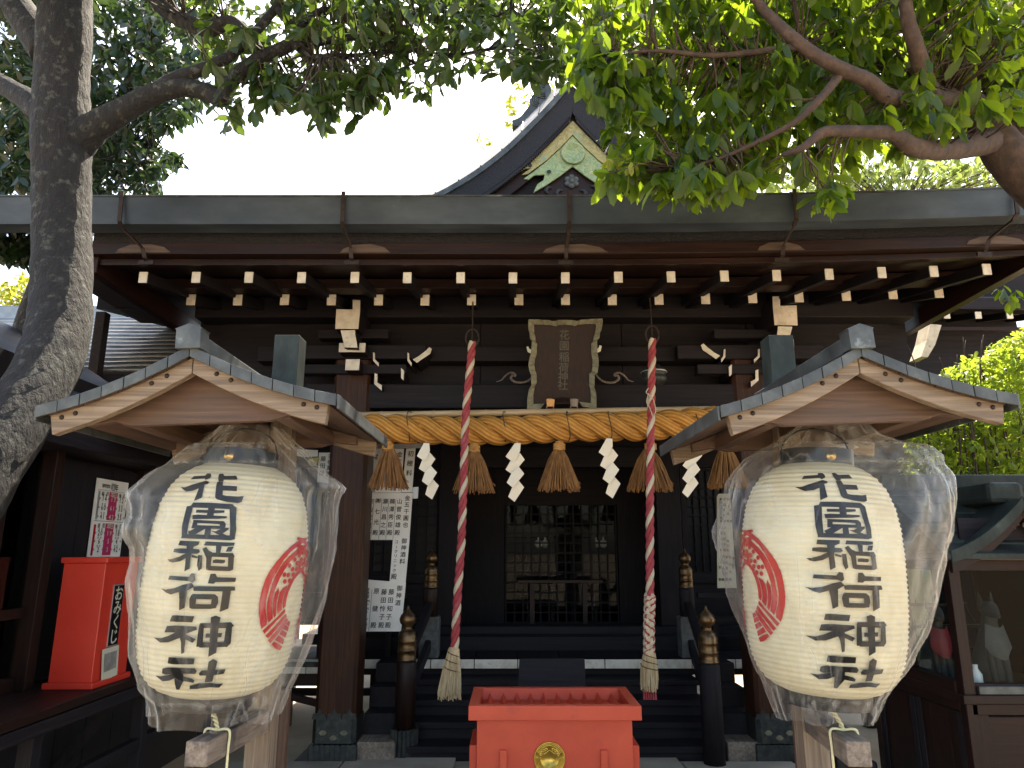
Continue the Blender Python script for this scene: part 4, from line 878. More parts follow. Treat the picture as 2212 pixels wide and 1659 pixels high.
# ================================================================ lantern stands, lanterns and plastic covers
STROKES = [
 [(215,228),(238,178),(440,165),(452,130),(515,130),(545,165),(550,200),(490,232),(470,212)],
 [(130,346),(215,350),(330,305),(440,265),(505,240),(570,262),(560,290),(520,300),(530,380),(545,490),(455,540),(455,360),(380,395),(270,410),(200,380)],
 [(655,130),(715,122),(750,155),(930,142),(955,200),(760,215),(765,240),(700,248),(672,200)],
 [(680,250),(760,245),(775,300),(965,298),(970,368),(790,372),(800,435),(850,445),(1000,445),(1065,432),(1045,520),(1000,538),(860,528),(740,500),(712,470),(695,360)],
 [(435,605),(455,562),(640,555),(940,556),(995,605),(920,628),(440,632)], [(378,620),(440,605),(468,640),(465,800),(470,990),(410,1050),(385,900)],
 [(915,625),(995,605),(1008,800),(1022,900),(1020,1035),(960,1050),(955,900)], [(405,1055),(410,995),(700,992),(960,985),(1020,1030),(980,1050),(700,1050)],
 [(520,660),(860,648),(862,680),(770,694),(525,700)], [(665,600),(745,600),(745,760),(665,770)], [(490,735),(560,725),(900,728),(898,755),(800,770),(500,792)],
 [(515,800),(870,797),(900,830),(900,880),(850,895),(830,840),(520,838)], [(520,800),(575,805),(575,880),(515,915)], [(515,870),(900,862),(895,905),(515,915)],
 [(480,965),(570,905),(690,905),(580,990),(575,1000),(500,1000)], [(680,900),(745,900),(750,1000),(680,1000)], [(745,935),(800,940),(880,885),(940,885),(935,910),(880,965),(960,1000),(960,1010),(880,1005)],
 [(390,1150),(400,1088),(640,1085),(635,1130),(580,1160),(500,1155)], [(495,1120),(585,1120),(570,1300),(578,1450),(520,1490),(510,1250)],
 [(340,1245),(345,1200),(430,1190),(600,1188),(650,1190),(665,1225),(640,1250),(430,1255)], [(275,1345),(330,1340),(430,1300),(510,1250),(520,1310),(450,1360),(360,1385),(310,1375)],
 [(575,1265),(660,1290),(640,1310),(580,1300)], [(650,1265),(697,1265),(712,1440),(680,1475),(655,1400)], [(695,1135),(710,1082),(1025,1080),(1020,1120),(940,1132)],
 [(830,1130),(890,1135),(885,1230),(840,1225)], [(960,1140),(1020,1132),(1000,1200),(940,1205)], [(685,1180),(725,1152),(760,1200),(800,1220),(805,1400),(760,1455),(745,1300)],
 [(770,1225),(1020,1220),(1045,1270),(990,1280),(790,1280)], [(975,1270),(1035,1255),(1045,1440),(1000,1455),(985,1400)], [(765,1455),(800,1400),(1000,1402),(1040,1440),(1010,1460),(800,1462)],
 [(820,1325),(850,1312),(945,1315),(950,1345),(930,1362),(820,1362)],
 [(335,1610),(345,1557),(580,1556),(610,1508),(650,1515),(660,1600),(635,1632),(590,1612)], [(800,1630),(815,1505),(865,1500),(890,1545),(1088,1545),(1085,1600),(880,1610),(860,1632)],
 [(250,1730),(320,1740),(430,1715),(540,1660),(625,1632),(660,1680),(590,1735),(585,1960),(525,1995),(510,1850),(495,1760),(400,1800),(330,1780)],
 [(650,1680),(700,1672),(1085,1660),(1095,1712),(970,1728),(660,1735)], [(965,1720),(1050,1715),(1050,1870),(1048,1950),(962,1998)],
 [(640,1790),(700,1780),(700,1960),(640,1960),(625,1850)], [(650,1775),(890,1768),(925,1800),(920,1835),(660,1838)], [(862,1820),(925,1800),(935,1880),(915,1950),(862,1955)], [(650,1905),(900,1898),(925,1940),(870,1958),(660,1968)],
 [(430,2145),(450,2065),(500,2060),(705,2060),(690,2140)], [(375,2290),(400,2205),(520,2190),(740,2190),(750,2230),(640,2285),(500,2280)],
 [(225,2368),(330,2370),(430,2330),(520,2275),(640,2280),(600,2330),(440,2410),(330,2425)], [(545,2260),(640,2270),(640,2380),(635,2530),(605,2550),(590,2400)], [(640,2300),(750,2350),(720,2400),(640,2360)],
 [(770,2160),(820,2150),(830,2440),(765,2450),(765,2300)], [(775,2145),(1095,2125),(1135,2175),(1080,2205),(790,2205)], [(1050,2180),(1115,2180),(1125,2400),(1090,2450),(1050,2440)], [(765,2390),(1060,2382),(1120,2410),(1080,2445),(800,2458)],
 [(880,2065),(930,2042),(980,2065),(975,2250),(985,2520),(905,2575),(900,2400)], [(850,2275),(1020,2265),(1015,2320),(850,2328)],
 [(440,2680),(455,2600),(760,2598),(755,2675),(500,2688)], [(355,2820),(370,2755),(440,2735),(770,2725),(795,2760),(780,2800),(640,2800),(480,2820),(400,2835)],
 [(240,2862),(330,2865),(480,2820),(590,2790),(560,2850),(450,2910),(340,2930)], [(525,2800),(640,2790),(640,2900),(560,3030),(515,3030)], [(640,2840),(740,2862),(775,2890),(760,2920),(640,2900)],
 [(915,2640),(960,2600),(1010,2630),(1000,2740),(985,2900),(895,2910),(910,2780)], [(820,2790),(850,2750),(1115,2738),(1100,2800),(990,2815),(830,2820)],
 [(705,3010),(715,2960),(830,2925),(960,2918),(1050,2935),(1118,2930),(1080,2990),(960,2980),(800,3005)]]
CREST = [
 [(630,95),(635,130),(590,160),(500,210),(390,310),(310,420),(255,540),(205,650),(175,760),(158,870),(155,960),(165,1050),(200,1170),(205,1235),(150,1290),(120,1215),(85,1080),(72,960),(85,800),(110,660),(160,540),(220,440),(300,330),(400,220),(500,145),(580,105)],
 [(635,185),(625,240),(540,290),(450,375),(390,450),(340,540),(300,630),(275,700),(245,800),(232,910),(235,1000),(270,1160),(225,1215),(200,1150),(178,1050),(172,950),(185,830),(200,720),(230,620),(275,510),(330,420),(400,340),(500,250),(580,205)],
 [(250,850),(290,760),(300,830),(288,930),(290,1030),(308,1130),(285,1160),(262,1100),(242,980)], [(312,830),(345,775),(400,740),(380,820),(362,900),(358,980),(370,1060),(320,1115),(302,1010),(303,920)],
 [(610,490),(605,540),(540,600),(490,660),(455,740),(425,830),(412,920),(412,1020),(380,1050),(368,980),(375,880),(400,770),(430,690),(470,620),(530,540)],
 [(165,1310),(410,1045),(420,1095),(330,1190),(195,1355)], [(210,1380),(430,1110),(450,1160),(360,1270),(250,1415)], [(255,1440),(445,1170),(470,1200),(420,1300),(290,1480)],
 [(450,1250),(475,1212),(510,1240),(500,1295)], [(420,1310),(445,1260),(498,1300),(495,1355)], [(385,1370),(415,1325),(490,1375),(475,1435)], [(345,1445),(375,1385),(465,1455),(460,1520)], [(305,1495),(330,1460),(455,1540),(440,1590),(380,1565)],
 [(570,290),(630,262),(615,320),(575,342)], [(550,470),(560,440),(620,415),(610,460),(560,490)]]
for _x, _y in ((455, 400), (510, 345), (545, 400), (490, 450), (390, 480), (432, 530), (487, 530), (522, 480), (333, 600), (380, 605), (445, 600), (405, 680), (345, 690)):
    CREST.append([(_x + 24 * math.cos(t), _y + 33 * math.sin(t)) for t in [2 * math.pi * i / 8 for i in range(8)]])
PROF = [(1.06, .165), (1.075, .205), (1.095, .24), (1.13, .272), (1.18, .295), (1.25, .312), (1.35, .322), (1.46, .326), (1.58, .325), (1.68, .318), (1.76, .303), (1.83, .275), (1.875, .24), (1.905, .20), (1.93, .15)]
PROF = [(1.085 + (z - 1.06) * .954, r * .89) for z, r in PROF]
def lrad(z):
    zs = [p[0] for p in PROF]; rs = [p[1] for p in PROF]; return float(np.interp(z, zs, rs))
def wrap_polys(polys, ang, zc_, lift0, axis):
    """flat outlines (u,v in metres) laid on the lantern's skin"""
    m = MB(); bm = bmesh.new()
    for k, P in enumerate(polys):
        b2 = bmesh.new(); vs_ = [b2.verts.new((u, v, 0)) for u, v in P]
        try: b2.faces.new(vs_)
        except ValueError: b2.free(); continue
        bmesh.ops.triangulate(b2, faces=b2.faces[:])
        us = [p[0] for p in P]; vv = [p[1] for p in P]
        for i in range(int(math.floor(min(us) / .018)), int(math.ceil(max(us) / .018)) + 1):
            bmesh.ops.bisect_plane(b2, geom=b2.verts[:] + b2.edges[:] + b2.faces[:], plane_co=(i * .018, 0, 0), plane_no=(1, 0, 0))
        for i in range(int(math.floor(min(vv) / .018)), int(math.ceil(max(vv) / .018)) + 1):
            bmesh.ops.bisect_plane(b2, geom=b2.verts[:] + b2.edges[:] + b2.faces[:], plane_co=(0, i * .018, 0), plane_no=(0, 1, 0))
        b2.verts.ensure_lookup_table(); V = []
        for v in b2.verts:
            z = zc_ + v.co.y; r = lrad(z) + lift0 + .00012 * k; a = ang + v.co.x / .29
            V.append((axis.x + r * math.sin(a), axis.y - r * math.cos(a), z))
        m.add(V, [tuple(q.index for q in f.verts) for f in b2.faces]); b2.free()
    bm.free(); return m

def make_set(X0, side, labels):
    Yf, Yb, zr, half, drop, sag = 2.36, 3.28, 2.272, .502, .192, .022
    T = Matrix.Translation((X0, 0, zr)) @ Matrix.Rotation(R(-2.3), 4, 'Y') @ Matrix.Translation((-X0, 0, -zr))
    st = thing('lantern_stand', (X0, 3.1, 0), labels[0], 'lantern stand', 'wooden lantern stands')
    TL = Matrix.Translation((X0, 0, 1.95)) @ Matrix.Rotation(R(2.8), 4, 'Y') @ Matrix.Translation((-X0, 0, -1.95))
    def cz(x): t = min(1.15, abs(x) / half); return zr - drop * t - sag * 4 * t * (1 - t)
    N = 12
    for s in (-1, 1):
        # roof skin, underside planks
        xs = [s * half * i / N for i in range(N + 1)]
        m = MB(); prof = [(x, cz(x)) for x in xs] + [(x, cz(x) - .016) for x in xs[::-1]]
        m.prism([(X0 + x, Yf - .02, z) for x, z in prof], (0, Yb - Yf + .04, 0)).xf(T).build('roof_skin', 'copper_patina', st)
        for j in range(4):
            a, b = s * (.02 + j * .114), s * (.02 + (j + 1) * .114 - .004)
            MB().hexa([(X0 + a, Yf, cz(a) - .034), (X0 + b, Yf, cz(b) - .034), (X0 + b, Yb, cz(b) - .034), (X0 + a, Yb, cz(a) - .034), (X0 + a, Yf, cz(a) - .018), (X0 + b, Yf, cz(b) - .018), (X0 + b, Yb, cz(b) - .018), (X0 + a, Yb, cz(a) - .018)]).xf(T).build('soffit_plank', 'reddish_wood_Y', st)
        for y in (Yf + .002, Yb - .04):
            up = [s * (half - .032) * i / N + (s * .001 if i == 0 else 0) for i in range(N + 1)]
            pr = [(x, cz(x) - .030) for x in up] + [(x, cz(x) - .030 - .058 - .014 * abs(x) / half) for x in up[::-1]]
            e_ = pr[N + 1]; pr[N + 1] = (e_[0] - s * .012, e_[1] + .002)
            bb = MB().prism([(X0 + x, y, z) for x, z in pr], (0, .038, 0)).xf(T).build('bargeboard', 'pale_wood_X', st, bevel=.004)
            if y < Yf + .1:
                for x in (.085, .135, .385, .43):
                    q = Vector((X0 + s * x, y - .001, cz(x) - .05)); nn = MB().lathe([(.001, .006), (.006, .004), (.0085, 0)][::-1], (0, 0, 0), 10)
                    nn.xf(T @ Matrix.Translation(q) @ Matrix.Rotation(R(90), 4, 'X')).build('nail', 'iron', bb, smooth=True)
        for j in range(7):           # copper edging, one lapped piece after another
            a, b = half * j / 7 + .001, half * (j + 1) / 7 - .0012; lift = .0015 * (j % 2)
            xa, xb = s * a, s * b; y = Yf - .028 - lift
            mm = MB().hexa([(X0 + xa, y, cz(xa) - .036), (X0 + xb, y, cz(xb) - .036), (X0 + xb, y + .01, cz(xb) - .036), (X0 + xa, y + .01, cz(xa) - .036), (X0 + xa, y, cz(xa) + .004), (X0 + xb, y, cz(xb) + .004), (X0 + xb, y + .01, cz(xb) + .004), (X0 + xa, y + .01, cz(xa) + .004)])
            mm.xf(T).build('copper_edging', 'copper_patina', st, bevel=.002)
        for j in range(3):
            y0 = Yf - .02 + (Yb - Yf + .04) * j / 3; y1 = Yf - .02 + (Yb - Yf + .04) * (j + 1) / 3 - .002; xe = s * half
            MB().box(min(X0 + xe, X0 + xe + s * .008), max(X0 + xe, X0 + xe + s * .008), y0, y1, cz(xe) - .045, cz(xe) + .004).xf(T).build('copper_edging', 'copper_patina', st, bevel=.002)
    # gable boards and rails
    for y in (Yf + .10, Yb - .15):
        xs = [-.40 + .8 * i / 16 for i in range(17)]; zb_ = zr - .245
        pr = [(x, cz(x) - .036) for x in xs] + [(.40, cz(.4) - .075), (.31, zb_ + .018), (.24, zb_), (-.24, zb_), (-.31, zb_ + .018), (-.40, cz(.4) - .075)]
        MB().prism([(X0 + x, y, z) for x, z in pr], (0, .035, 0)).xf(T).build('gable_board', 'reddish_wood_X', st, bevel=.004)
    for x in (-.27, .27): MB().box(X0 + x - .03, X0 + x + .03, Yf + .14, Yb - .15, zr - .235, zr - .185).xf(T).build('side_rail', 'reddish_wood_Y', st, bevel=.004)
    MB().box(X0 - .03, X0 + .03, Yf + .14, Yb - .15, zr - .20, zr - .13).xf(T).build('hanging_beam', 'reddish_wood_Y', st, bevel=.004)
    # ridge
    hw = .042; rz = zr - .012
    sec = [(-hw, rz), (hw, rz), (hw, rz + .068), (hw + .006, rz + .07), (0, rz + .088), (-hw - .006, rz + .07), (-hw, rz + .068)]
    MB().prism([(X0 + x, Yf - .045, z) for x, z in sec], (0, .07, 0)).xf(T).build('ridge_end', 'copper_patina', st, bevel=.003)
    sec = [(-.036, rz), (.036, rz), (.036, rz + .055), (0, rz + .072), (-.036, rz + .055)]
    MB().prism([(X0 + x, Yf + .026, z) for x, z in sec], (0, Yb - Yf, 0)).xf(T).build('ridge_cap', 'copper_patina', st, bevel=.003)
    # post, cap, lower arm
    lean = .02 * side
    px_, py_ = (-1.012 if side < 0 else 1.21), 3.12; w = .05
    MB().box(px_ - w, px_ + w, py_ - w, py_ + w, .0, zr - .05).build('post', 'pale_wood_Z', st, bevel=.004)
    MB().box(px_ - w + .012, px_ + w + (.03 if side < 0 else .05), py_ + w + .002, py_ + w + .05, .0, 1.02).build('post_plank', 'reddish_wood_Z', st, bevel=.003)
    MB().box(px_ - w - .006, px_ + w + .006, py_ - w - .006, py_ + w + .006, zr - .10, 2.535).build('post_cap', 'copper_green', st, bevel=.004)
    a = Vector((px_, py_ - .04, .925)); b = Vector((-1.06 if side < 0 else 1.165, 2.60, .925))
    MB().beam(a, b, .08, .08).build('lower_arm', 'grey_wood_Y', st, bevel=.005)
    tipA = a.lerp(b, .62)
    # lantern
    ax_ = Vector((X0 + (.035 if side < 0 else .01), 2.80, 0)); ln = thing('paper_lantern', (ax_.x, ax_.y, 1.03), labels[1], 'lantern', 'large paper lanterns')
    ribs = 46; rings = []
    z0, z1 = PROF[0][0], PROF[-1][0]
    for i in range(ribs * 4 + 1):
        z = z0 + (z1 - z0) * i / (ribs * 4); ph = (i % 4) / 4; rings.append((lrad(z) - .0048 * math.sin(math.pi * ph) ** .8 * (1 if ph else 0), z))
    MB().lathe(rings, (ax_.x, ax_.y, 0), 84, caps=False).xf(TL).build('paper_body', 'lantern_paper', ln, smooth=True, solid=False)
    MB().lathe([(.128, 1.90), (.136, 1.902), (.136, 1.972), (.128, 1.974), (.124, 1.967), (.124, 1.905)], (ax_.x, ax_.y, 0), 48, caps=False).xf(TL).build('top_ring', 'black_lacquer', ln, smooth=False)
    MB().lathe([(.135, 1.04), (.152, 1.042), (.152, 1.092), (.146, 1.094), (.14, 1.085)], (ax_.x, ax_.y, 0), 48).xf(TL).build('bottom_ring', 'black_lacquer', ln)
    q = Vector((ax_.x - .012 * side * 0 - .155 * 0, ax_.y - .137, 1.938)); sd = MB().lathe([(.001, .010), (.008, .009), (.010, .004), (.018, .004), (.019, 0)][::-1], (0, 0, 0), 16); sd.xf(Matrix.Translation(q) @ Matrix.Rotation(R(90), 4, 'X')); sd.build('brass_stud', 'brass', ln, smooth=True)
    bail = [Vector((ax_.x + .136 * math.cos(t), ax_.y, 1.938 + .125 * math.sin(t) ** .75)) for t in [math.pi * i / 20 for i in range(21)]]
    MB().tube(bail, .004, 6).build('bail', 'black_lacquer', ln, smooth=True)
    k = 2.52e-4; ta = R(3.5 if side < 0 else -7)
    wrap_polys([[((x - 690) * k * 1.2, (1575 - y) * k) for x, y in P] for P in STROKES], ta, 1.500, .0012, ax_).xf(TL).build('lettering', 'lantern_ink', ln, solid=False)
    cpol = []
    for P in CREST:
        Q_ = []
        for x, y in P:
            s_ = min(.985, (1030 + x / 3.2525 - 907) / 330.0); u = (math.asin(s_) - R(64.6)) * .293; v = (842 - y) / 747 * .200; Q_.append((u, v))
        cpol.append(Q_); cpol.append([(-u, v) for u, v in Q_[::-1]])
    wrap_polys(cpol if side < 0 else [[(-u, v) for u, v in P[::-1]] for P in cpol], R(84) if side < 0 else R(-86), 1.455, .0012, ax_).xf(TL).build('crest', 'lantern_red', ln, solid=False)
    # a second, narrow column of characters is only glimpsed on the far flank: thin dark strokes
    gl = []
    for j in range(7):
        for d in (0, .02): gl.append([(d, .24 - j * .075), (d + .012, .24 - j * .075), (d + .010, .18 - j * .075), (d - .002, .18 - j * .075)])
    wrap_polys(gl, R(-60) if side < 0 else R(57), 1.50, .0012, ax_).xf(TL).build('flank_lettering', 'lantern_ink', ln, solid=False)
    # tie cord
    b0 = TL @ Vector((ax_.x, ax_.y, 1.045)); t0 = Vector((ax_.x + (-.03 if side < 0 else .02), ax_.y - .02, .965)); cd = thing('tie_cord', (t0.x, t0.y, .80), labels[3], 'cord', 'yellow tie cords')
    rg = random.Random(3)
    c0 = b0 + Vector((0, 0, -.01)); c1 = a.lerp(b, .72) + Vector((0, 0, .045)); axx = smoothpath([c0, c0.lerp(c1, .5) + Vector((.006, 0, 0)), c1], 6)
    for s in (0, 1): MB().tube(helix(axx, .0045, 2, s, .04, 1, 14), .0045, 6).build('twist', 'yellow_cord', cd, smooth=True)
    d_ = (b - a).normalized(); sx = Vector((d_.y, -d_.x, 0)) * .044
    for s in (-1, 1):
        pth = smoothpath([c1, c1 + sx * s + Vector((0, -.0, -.0)), c1 + sx * s * 1.03 + Vector((0, 0, -.06)), c1 + sx * s * 1.05 + Vector((0, 0, -.14 if s * side > 0 else -.075))], 5)
        MB().tube(pth, .0048, 6).build('loop', 'yellow_cord', cd, smooth=True)
        if s * side > 0:
            e = pth[-1]
            for kx in (-.02, .0, .022): MB().tube([e, e + Vector((kx * .6, -.004, -.008)), e + Vector((kx, -.004, -.022 + abs(kx)))], [.006, .006, .003], 6).build('knot', 'yellow_cord', cd, smooth=True)
    # plastic cover
    rows = LROWS if side < 0 else RROWS
    ys = np.array([r[0] for r in rows], float); lf = np.array([r[1] for r in rows], float); rt = np.array([r[2] for r in rows], float)
    NZ, NA = 110, 150; m = MB(); seed = Vector((3.1 * side, 1.7, 0)); rg = random.Random(11 if side < 0 else 23)
    bend = [(rg.uniform(0, 6.28), rg.uniform(1.06, 2.0), rg.uniform(.10, .32), rg.uniform(-.9, .9), rg.uniform(.010, .026)) for _ in range(26)]
    bot = []
    for j in range(NA):
        th = 2 * math.pi * j / NA
        bot.append(.035 * mnoise.noise(Vector((math.cos(th) * 1.6, math.sin(th) * 1.6, 5.0 * side))))
    for i in range(NZ + 1):
        t = i / NZ; y = ys[0] + (ys[-1] - ys[0]) * t
        L_, R_ = np.interp(y, ys, lf), np.interp(y, ys, rt); pl_, pr_ = at(L_, y, 2.74), at(R_, y, 2.74); cxx = (pl_.x + pr_.x) / 2; aa = (pr_.x - pl_.x) / 2
        z = (pl_.z + pr_.z) / 2; lr = lrad(z) if z < 1.91 else .14
        if z > 1.99: lr = .03
        for j in range(NA):
            th = 2 * math.pi * j / NA; c_, s_ = math.cos(th), math.sin(th)
            ex = math.copysign(abs(c_) ** .82, c_); ey = math.copysign(abs(s_) ** .9, s_)
            bb = max(lr + .018, min(aa, lr + .05)); zz = z + (bot[j] * max(0, (t - .8) / .2) if t > .8 else 0)
            x = cxx + aa * ex; yy = ax_.y + bb * ey
            # creases: long pulled folds plus small crumples
            d = 0.0
            for (ta_, z_, w_, sl_, am_) in bend:
                ang = th - ta_ - sl_ * (z - z_) * 2.2; ang = (ang + math.pi) % (2 * math.pi) - math.pi
                f = max(0.0, 1 - abs(ang) / w_) * max(0.0, 1 - abs(z - z_) / .55); d += am_ * f * f
            nz = mnoise.noise(Vector((c_ * 2.6, s_ * 2.6, z * 6)) + seed); nz2 = mnoise.noise(Vector((c_ * 7, s_ * 7, z * 15)) + seed)
            d1 = mnoise.voronoi(Vector((c_ * 2.2, s_ * 2.2, z * 1.7 + .5 * c_)) + seed)[0]; d2 = mnoise.voronoi(Vector((c_ * 4.6, s_ * 4.6, z * 4.5)) + seed)[0]
            d += .040 * (min(.5, d1[1] - d1[0]) - .25) + .015 * (min(.5, d2[1] - d2[0]) - .2) + .004 * nz + .002 * nz2 - .012
            x += d * c_; yy += d * s_
            axs = ax_.x + (z - 1.95) * .049; rx, ry = x - axs, yy - ax_.y; rr = math.hypot(rx, ry); mn = lr + .0045
            if rr < mn: x, yy = axs + rx / rr * mn, ax_.y + ry / rr * mn
            m.v.append((x, yy, zz))
    for i in range(NZ):
        for j in range(NA):
            j2 = (j + 1) % NA; m.f.append((i * NA + j, i * NA + j2, (i + 1) * NA + j2, (i + 1) * NA + j))
    pc = m.build('plastic_cover', 'plastic_film', None, smooth=True, solid=False); tag(pc, labels[2], 'plastic cover', 'clear plastic covers over the lanterns')
LROWS = [(918, 455, 592), (950, 415, 622), (985, 368, 658), (1020, 322, 695), (1038, 303, 722), (1050, 292, 735), (1070, 270, 726), (1090, 277, 722), (1120, 280, 721), (1140, 268, 719), (1160, 270, 718), (1185, 287, 720), (1215, 288, 714), (1250, 283, 702), (1300, 287, 686), (1350, 290, 668), (1400, 293, 650), (1450, 299, 630), (1500, 303, 612), (1540, 308, 597), (1552, 309, 592)]
RROWS = [(903, 1745, 1888), (935, 1702, 1925), (955, 1672, 1985), (968, 1650, 2025), (985, 1622, 2046), (1010, 1600, 2054), (1040, 1585, 2060), (1080, 1580, 2064), (1120, 1572, 2060), (1145, 1566, 2055), (1170, 1570, 2047), (1210, 1580, 2036), (1260, 1588, 2022), (1300, 1597, 2012), (1350, 1612, 1995), (1400, 1630, 1972), (1450, 1650, 1946), (1500, 1668, 1922), (1552, 1688, 1902)]
make_set(-1.10, -1, ['wooden lantern stand with curved copper roof, beside the red fortune box', 'bagged white paper lantern with black characters, beside the red fortune box', 'crumpled clear plastic bag over the lantern beside the red fortune box', 'knotted yellow cord tying down the lantern beside the red fortune box'])
make_set(1.19, 1, ['wooden lantern stand with curved copper roof, beside the glass display case', 'bagged white paper lantern with black characters, beside the glass display case', 'crumpled clear plastic bag over the lantern beside the glass display case', 'yellow cord tying down the lantern beside the glass display case'])

# ================================================================ donor papers
def paper(pts, Y, label, name='donor_paper', mat='paper_white'):
    o = MB().prism([at(x, y, Y) for x, y in pts], (0, .003, 0)).build(name, mat); return tag(o, label, 'paper', 'donor papers behind the left pillar')
z4 = lambda x, y: zc(x, y, 1400, 1740, 4.1467); z5 = lambda x, y: zc(x, y, 1400, 2100, 3.6867)
PY = 6.42
Wr = lambda lift=.002: Writer(lambda x, y: at(x, y, PY), (1, 0, -.0), (.07, 0, 1), (0, -lift, 0))
p = paper([z4(*q) for q in ((932, 225), (1088, 218), (1030, 948), (862, 950))], PY, 'narrow white paper strip with three characters beside the left straw tassel')
w_ = Wr(); w_.col('初穂料', z4(1005, 310), z4(980, 630), 0.0560); w_.build('ink', p)
p = paper([z4(*q) for q in ((400, 225), (897, 225), (845, 955), (340, 955))], PY + .004, 'white donor paper half covered by the left straw tassel')
w_ = Wr(-.002); w_.col('金五千圓', z4(825, 320), z4(795, 700), 0.0528); w_.col('常川殿', z4(420, 360), z4(375, 900), 0.0528); w_.build('ink', p)
for q in ([(420, 150), (1190, 135), (1180, 212), (400, 220)], [(840, 885), (1135, 860), (1125, 1050), (1030, 1055), (1040, 950), (845, 950)]):
    plate([z4(*t) for t in q], PY + .02, .02, 'paper_rail', 'light_metal', hall)
p = paper([z4(*q) for q in ((340, 962), (1040, 960), (985, 1740), (270, 1740))], PY - .004, 'white donor paper with five ruled columns of brushed names under the tassel')
w_ = Wr(.006)
for s_, a, b in (('金五千圓也', (955, 1045), (920, 1490)), ('山菅俊雄殿', (825, 1100), (785, 1620)), ('鵜澤秀臣殿', (705, 1100), (660, 1620)), ('瀬川昌之殿', (588, 1100), (540, 1620)), ('㈱七光殿', (468, 1090), (420, 1620)), ('宗山荒凛殿', (350, 1100), (305, 1630))): w_.col(s_, z4(*a), z4(*b), 0.0496)
for a, b in (((762, 1060), (712, 1735)), ((645, 1060), (592, 1735)), ((530, 1060), (475, 1735)), ((400, 1060), (345, 1735))):
    A_, B_ = at(*z4(*a), PY - .006), at(*z4(*b), PY - .006); w_.mb.beam(A_, B_, .003, .001, up=(0, 1, 0))
w_.build('ink', p)
p = paper([z5(*q) for q in ((633, 205), (880, 190), (820, 850), (583, 845))], PY - .010, 'tall white donor paper with small slanting letters below the ruled columns')
w_ = Wr(.012); w_.col('御神酒料', z5(800, 235), z5(775, 535), 0.0496)
for ch, q in zip('コクリニック', ((690, 250), (680, 390), (675, 455), (668, 528), (665, 600), (655, 670))): w_.put(ch, *z5(*q), .034)
A_, B_ = at(*z5(686, 305), PY - .012), at(*z5(682, 345), PY - .012); w_.mb.beam(A_, B_, .004, .001, up=(0, 1, 0))
w_.put('殿', *z5(650, 760), 0.0528); w_.build('ink', p)
p = paper([z5(*q) for q in ((190, 800), (825, 850), (752, 1570), (125, 1570))], PY - .016, 'large white donor paper lowest of all, above the veranda edge')
w_ = Wr(.018)
for s_, a, b, z_ in (('御神酒', (735, 930), (710, 1145), 0.0496), ('藤田知子殿', (615, 985), (565, 1475), 0.0512), ('藤田怜子殿', (508, 985), (465, 1475), 0.0512), ('居酒屋', (272, 950), (268, 1055), .028), ('ででん殿', (262, 1140), (220, 1475), 0.0496), ('瀬川大登殿', (175, 985), (140, 1475), 0.0496)): w_.col(s_, z5(*a), z5(*b), z_)
for ch, q in zip('原健殿', ((395, 975), (375, 1230), (350, 1475))): w_.put(ch, *z5(*q), 0.0512)
w_.mb.beam(at(*z5(325, 950), PY - .0182), at(*z5(275, 1565), PY - .0182), .003, .001, up=(0, 1, 0)); w_.build('ink', p)
c6 = lambda x, y: zc(x, y, 1000, 1450, 2.011)
p = paper([c6(*q) for q in ((555, 725), (695, 725), (670, 980), (540, 960))], 6.7, 'white donor paper left of the brown pillar, above the bagged lantern')
w_ = Writer(lambda x, y: at(x, y, 6.7), (1, 0, 0), (.05, 0, 1), (0, -.002, 0)); w_.col('金壱萬圓', c6(650, 750), c6(632, 898), 0.0528); w_.col('藤田怜', c6(590, 775), c6(577, 890), 0.0528); w_.build('ink', p)
p = paper([c6(*q) for q in ((335, 695), (545, 705), (545, 755), (430, 762), (330, 740))], 6.72, 'blank end of a white donor paper under the left lantern roof')
plate([c6(*q) for q in ((460, 790), (500, 765), (555, 762), (550, 800), (510, 830), (480, 825))], 6.68, .02, 'gilt_fitting', 'old_gilt', hall)
# donor board on the right
z9 = lambda x, y: zc(x, y, 2840, 1930, 3.5294)
bd = MB().prism([at(*z9(*q), 6.5) for q in ((120, 160), (420, 155), (520, 1490), (108, 1492), (100, 200))], (0, .02, 0)).build('donor_board', 'paper_aged', bevel=.004)
tag(bd, 'cream donor board with small brushed names beside the right lantern bag', 'board')
for i, q in enumerate(([(135, 220), (430, 220), (440, 575), (132, 578)], [(130, 600), (450, 600), (470, 985), (128, 990)], [(130, 1000), (430, 995), (430, 1400), (122, 1405)])):
    MB().prism([at(*z9(*t), 6.497) for t in q], (0, .002, 0)).build('paper_sheet', 'paper_aged', bd)
w_ = Writer(lambda x, y: at(x, y, 6.497), (1, 0, 0), (0, 0, 1), (0, -.0025, 0))
for s_, a, b in (('奉納山田五千圓殿', (152, 240), (155, 545)), ('宗山荒凛殿', (203, 235), (203, 545)), ('瀬川昌殿', (248, 235), (250, 545)), ('山崎殿', (292, 235), (300, 545)), ('山田和子殿', (158, 640), (160, 955)), ('川五知子殿', (205, 640), (207, 955)), ('原健殿', (252, 830), (255, 955)), ('金五千圓也', (330, 1065), (328, 1195)), ('秀和代子殿', (188, 1050), (188, 1370)), ('金久五千殿', (235, 1050), (235, 1370)), ('俊光大殿', (283, 1050), (285, 1370)), ('宗殿', (140, 1200), (142, 1370)), ('知雄秀殿', (402, 1195), (402, 1370))): w_.col(s_, z9(*a), z9(*b), .027)
w_.build('ink', bd)

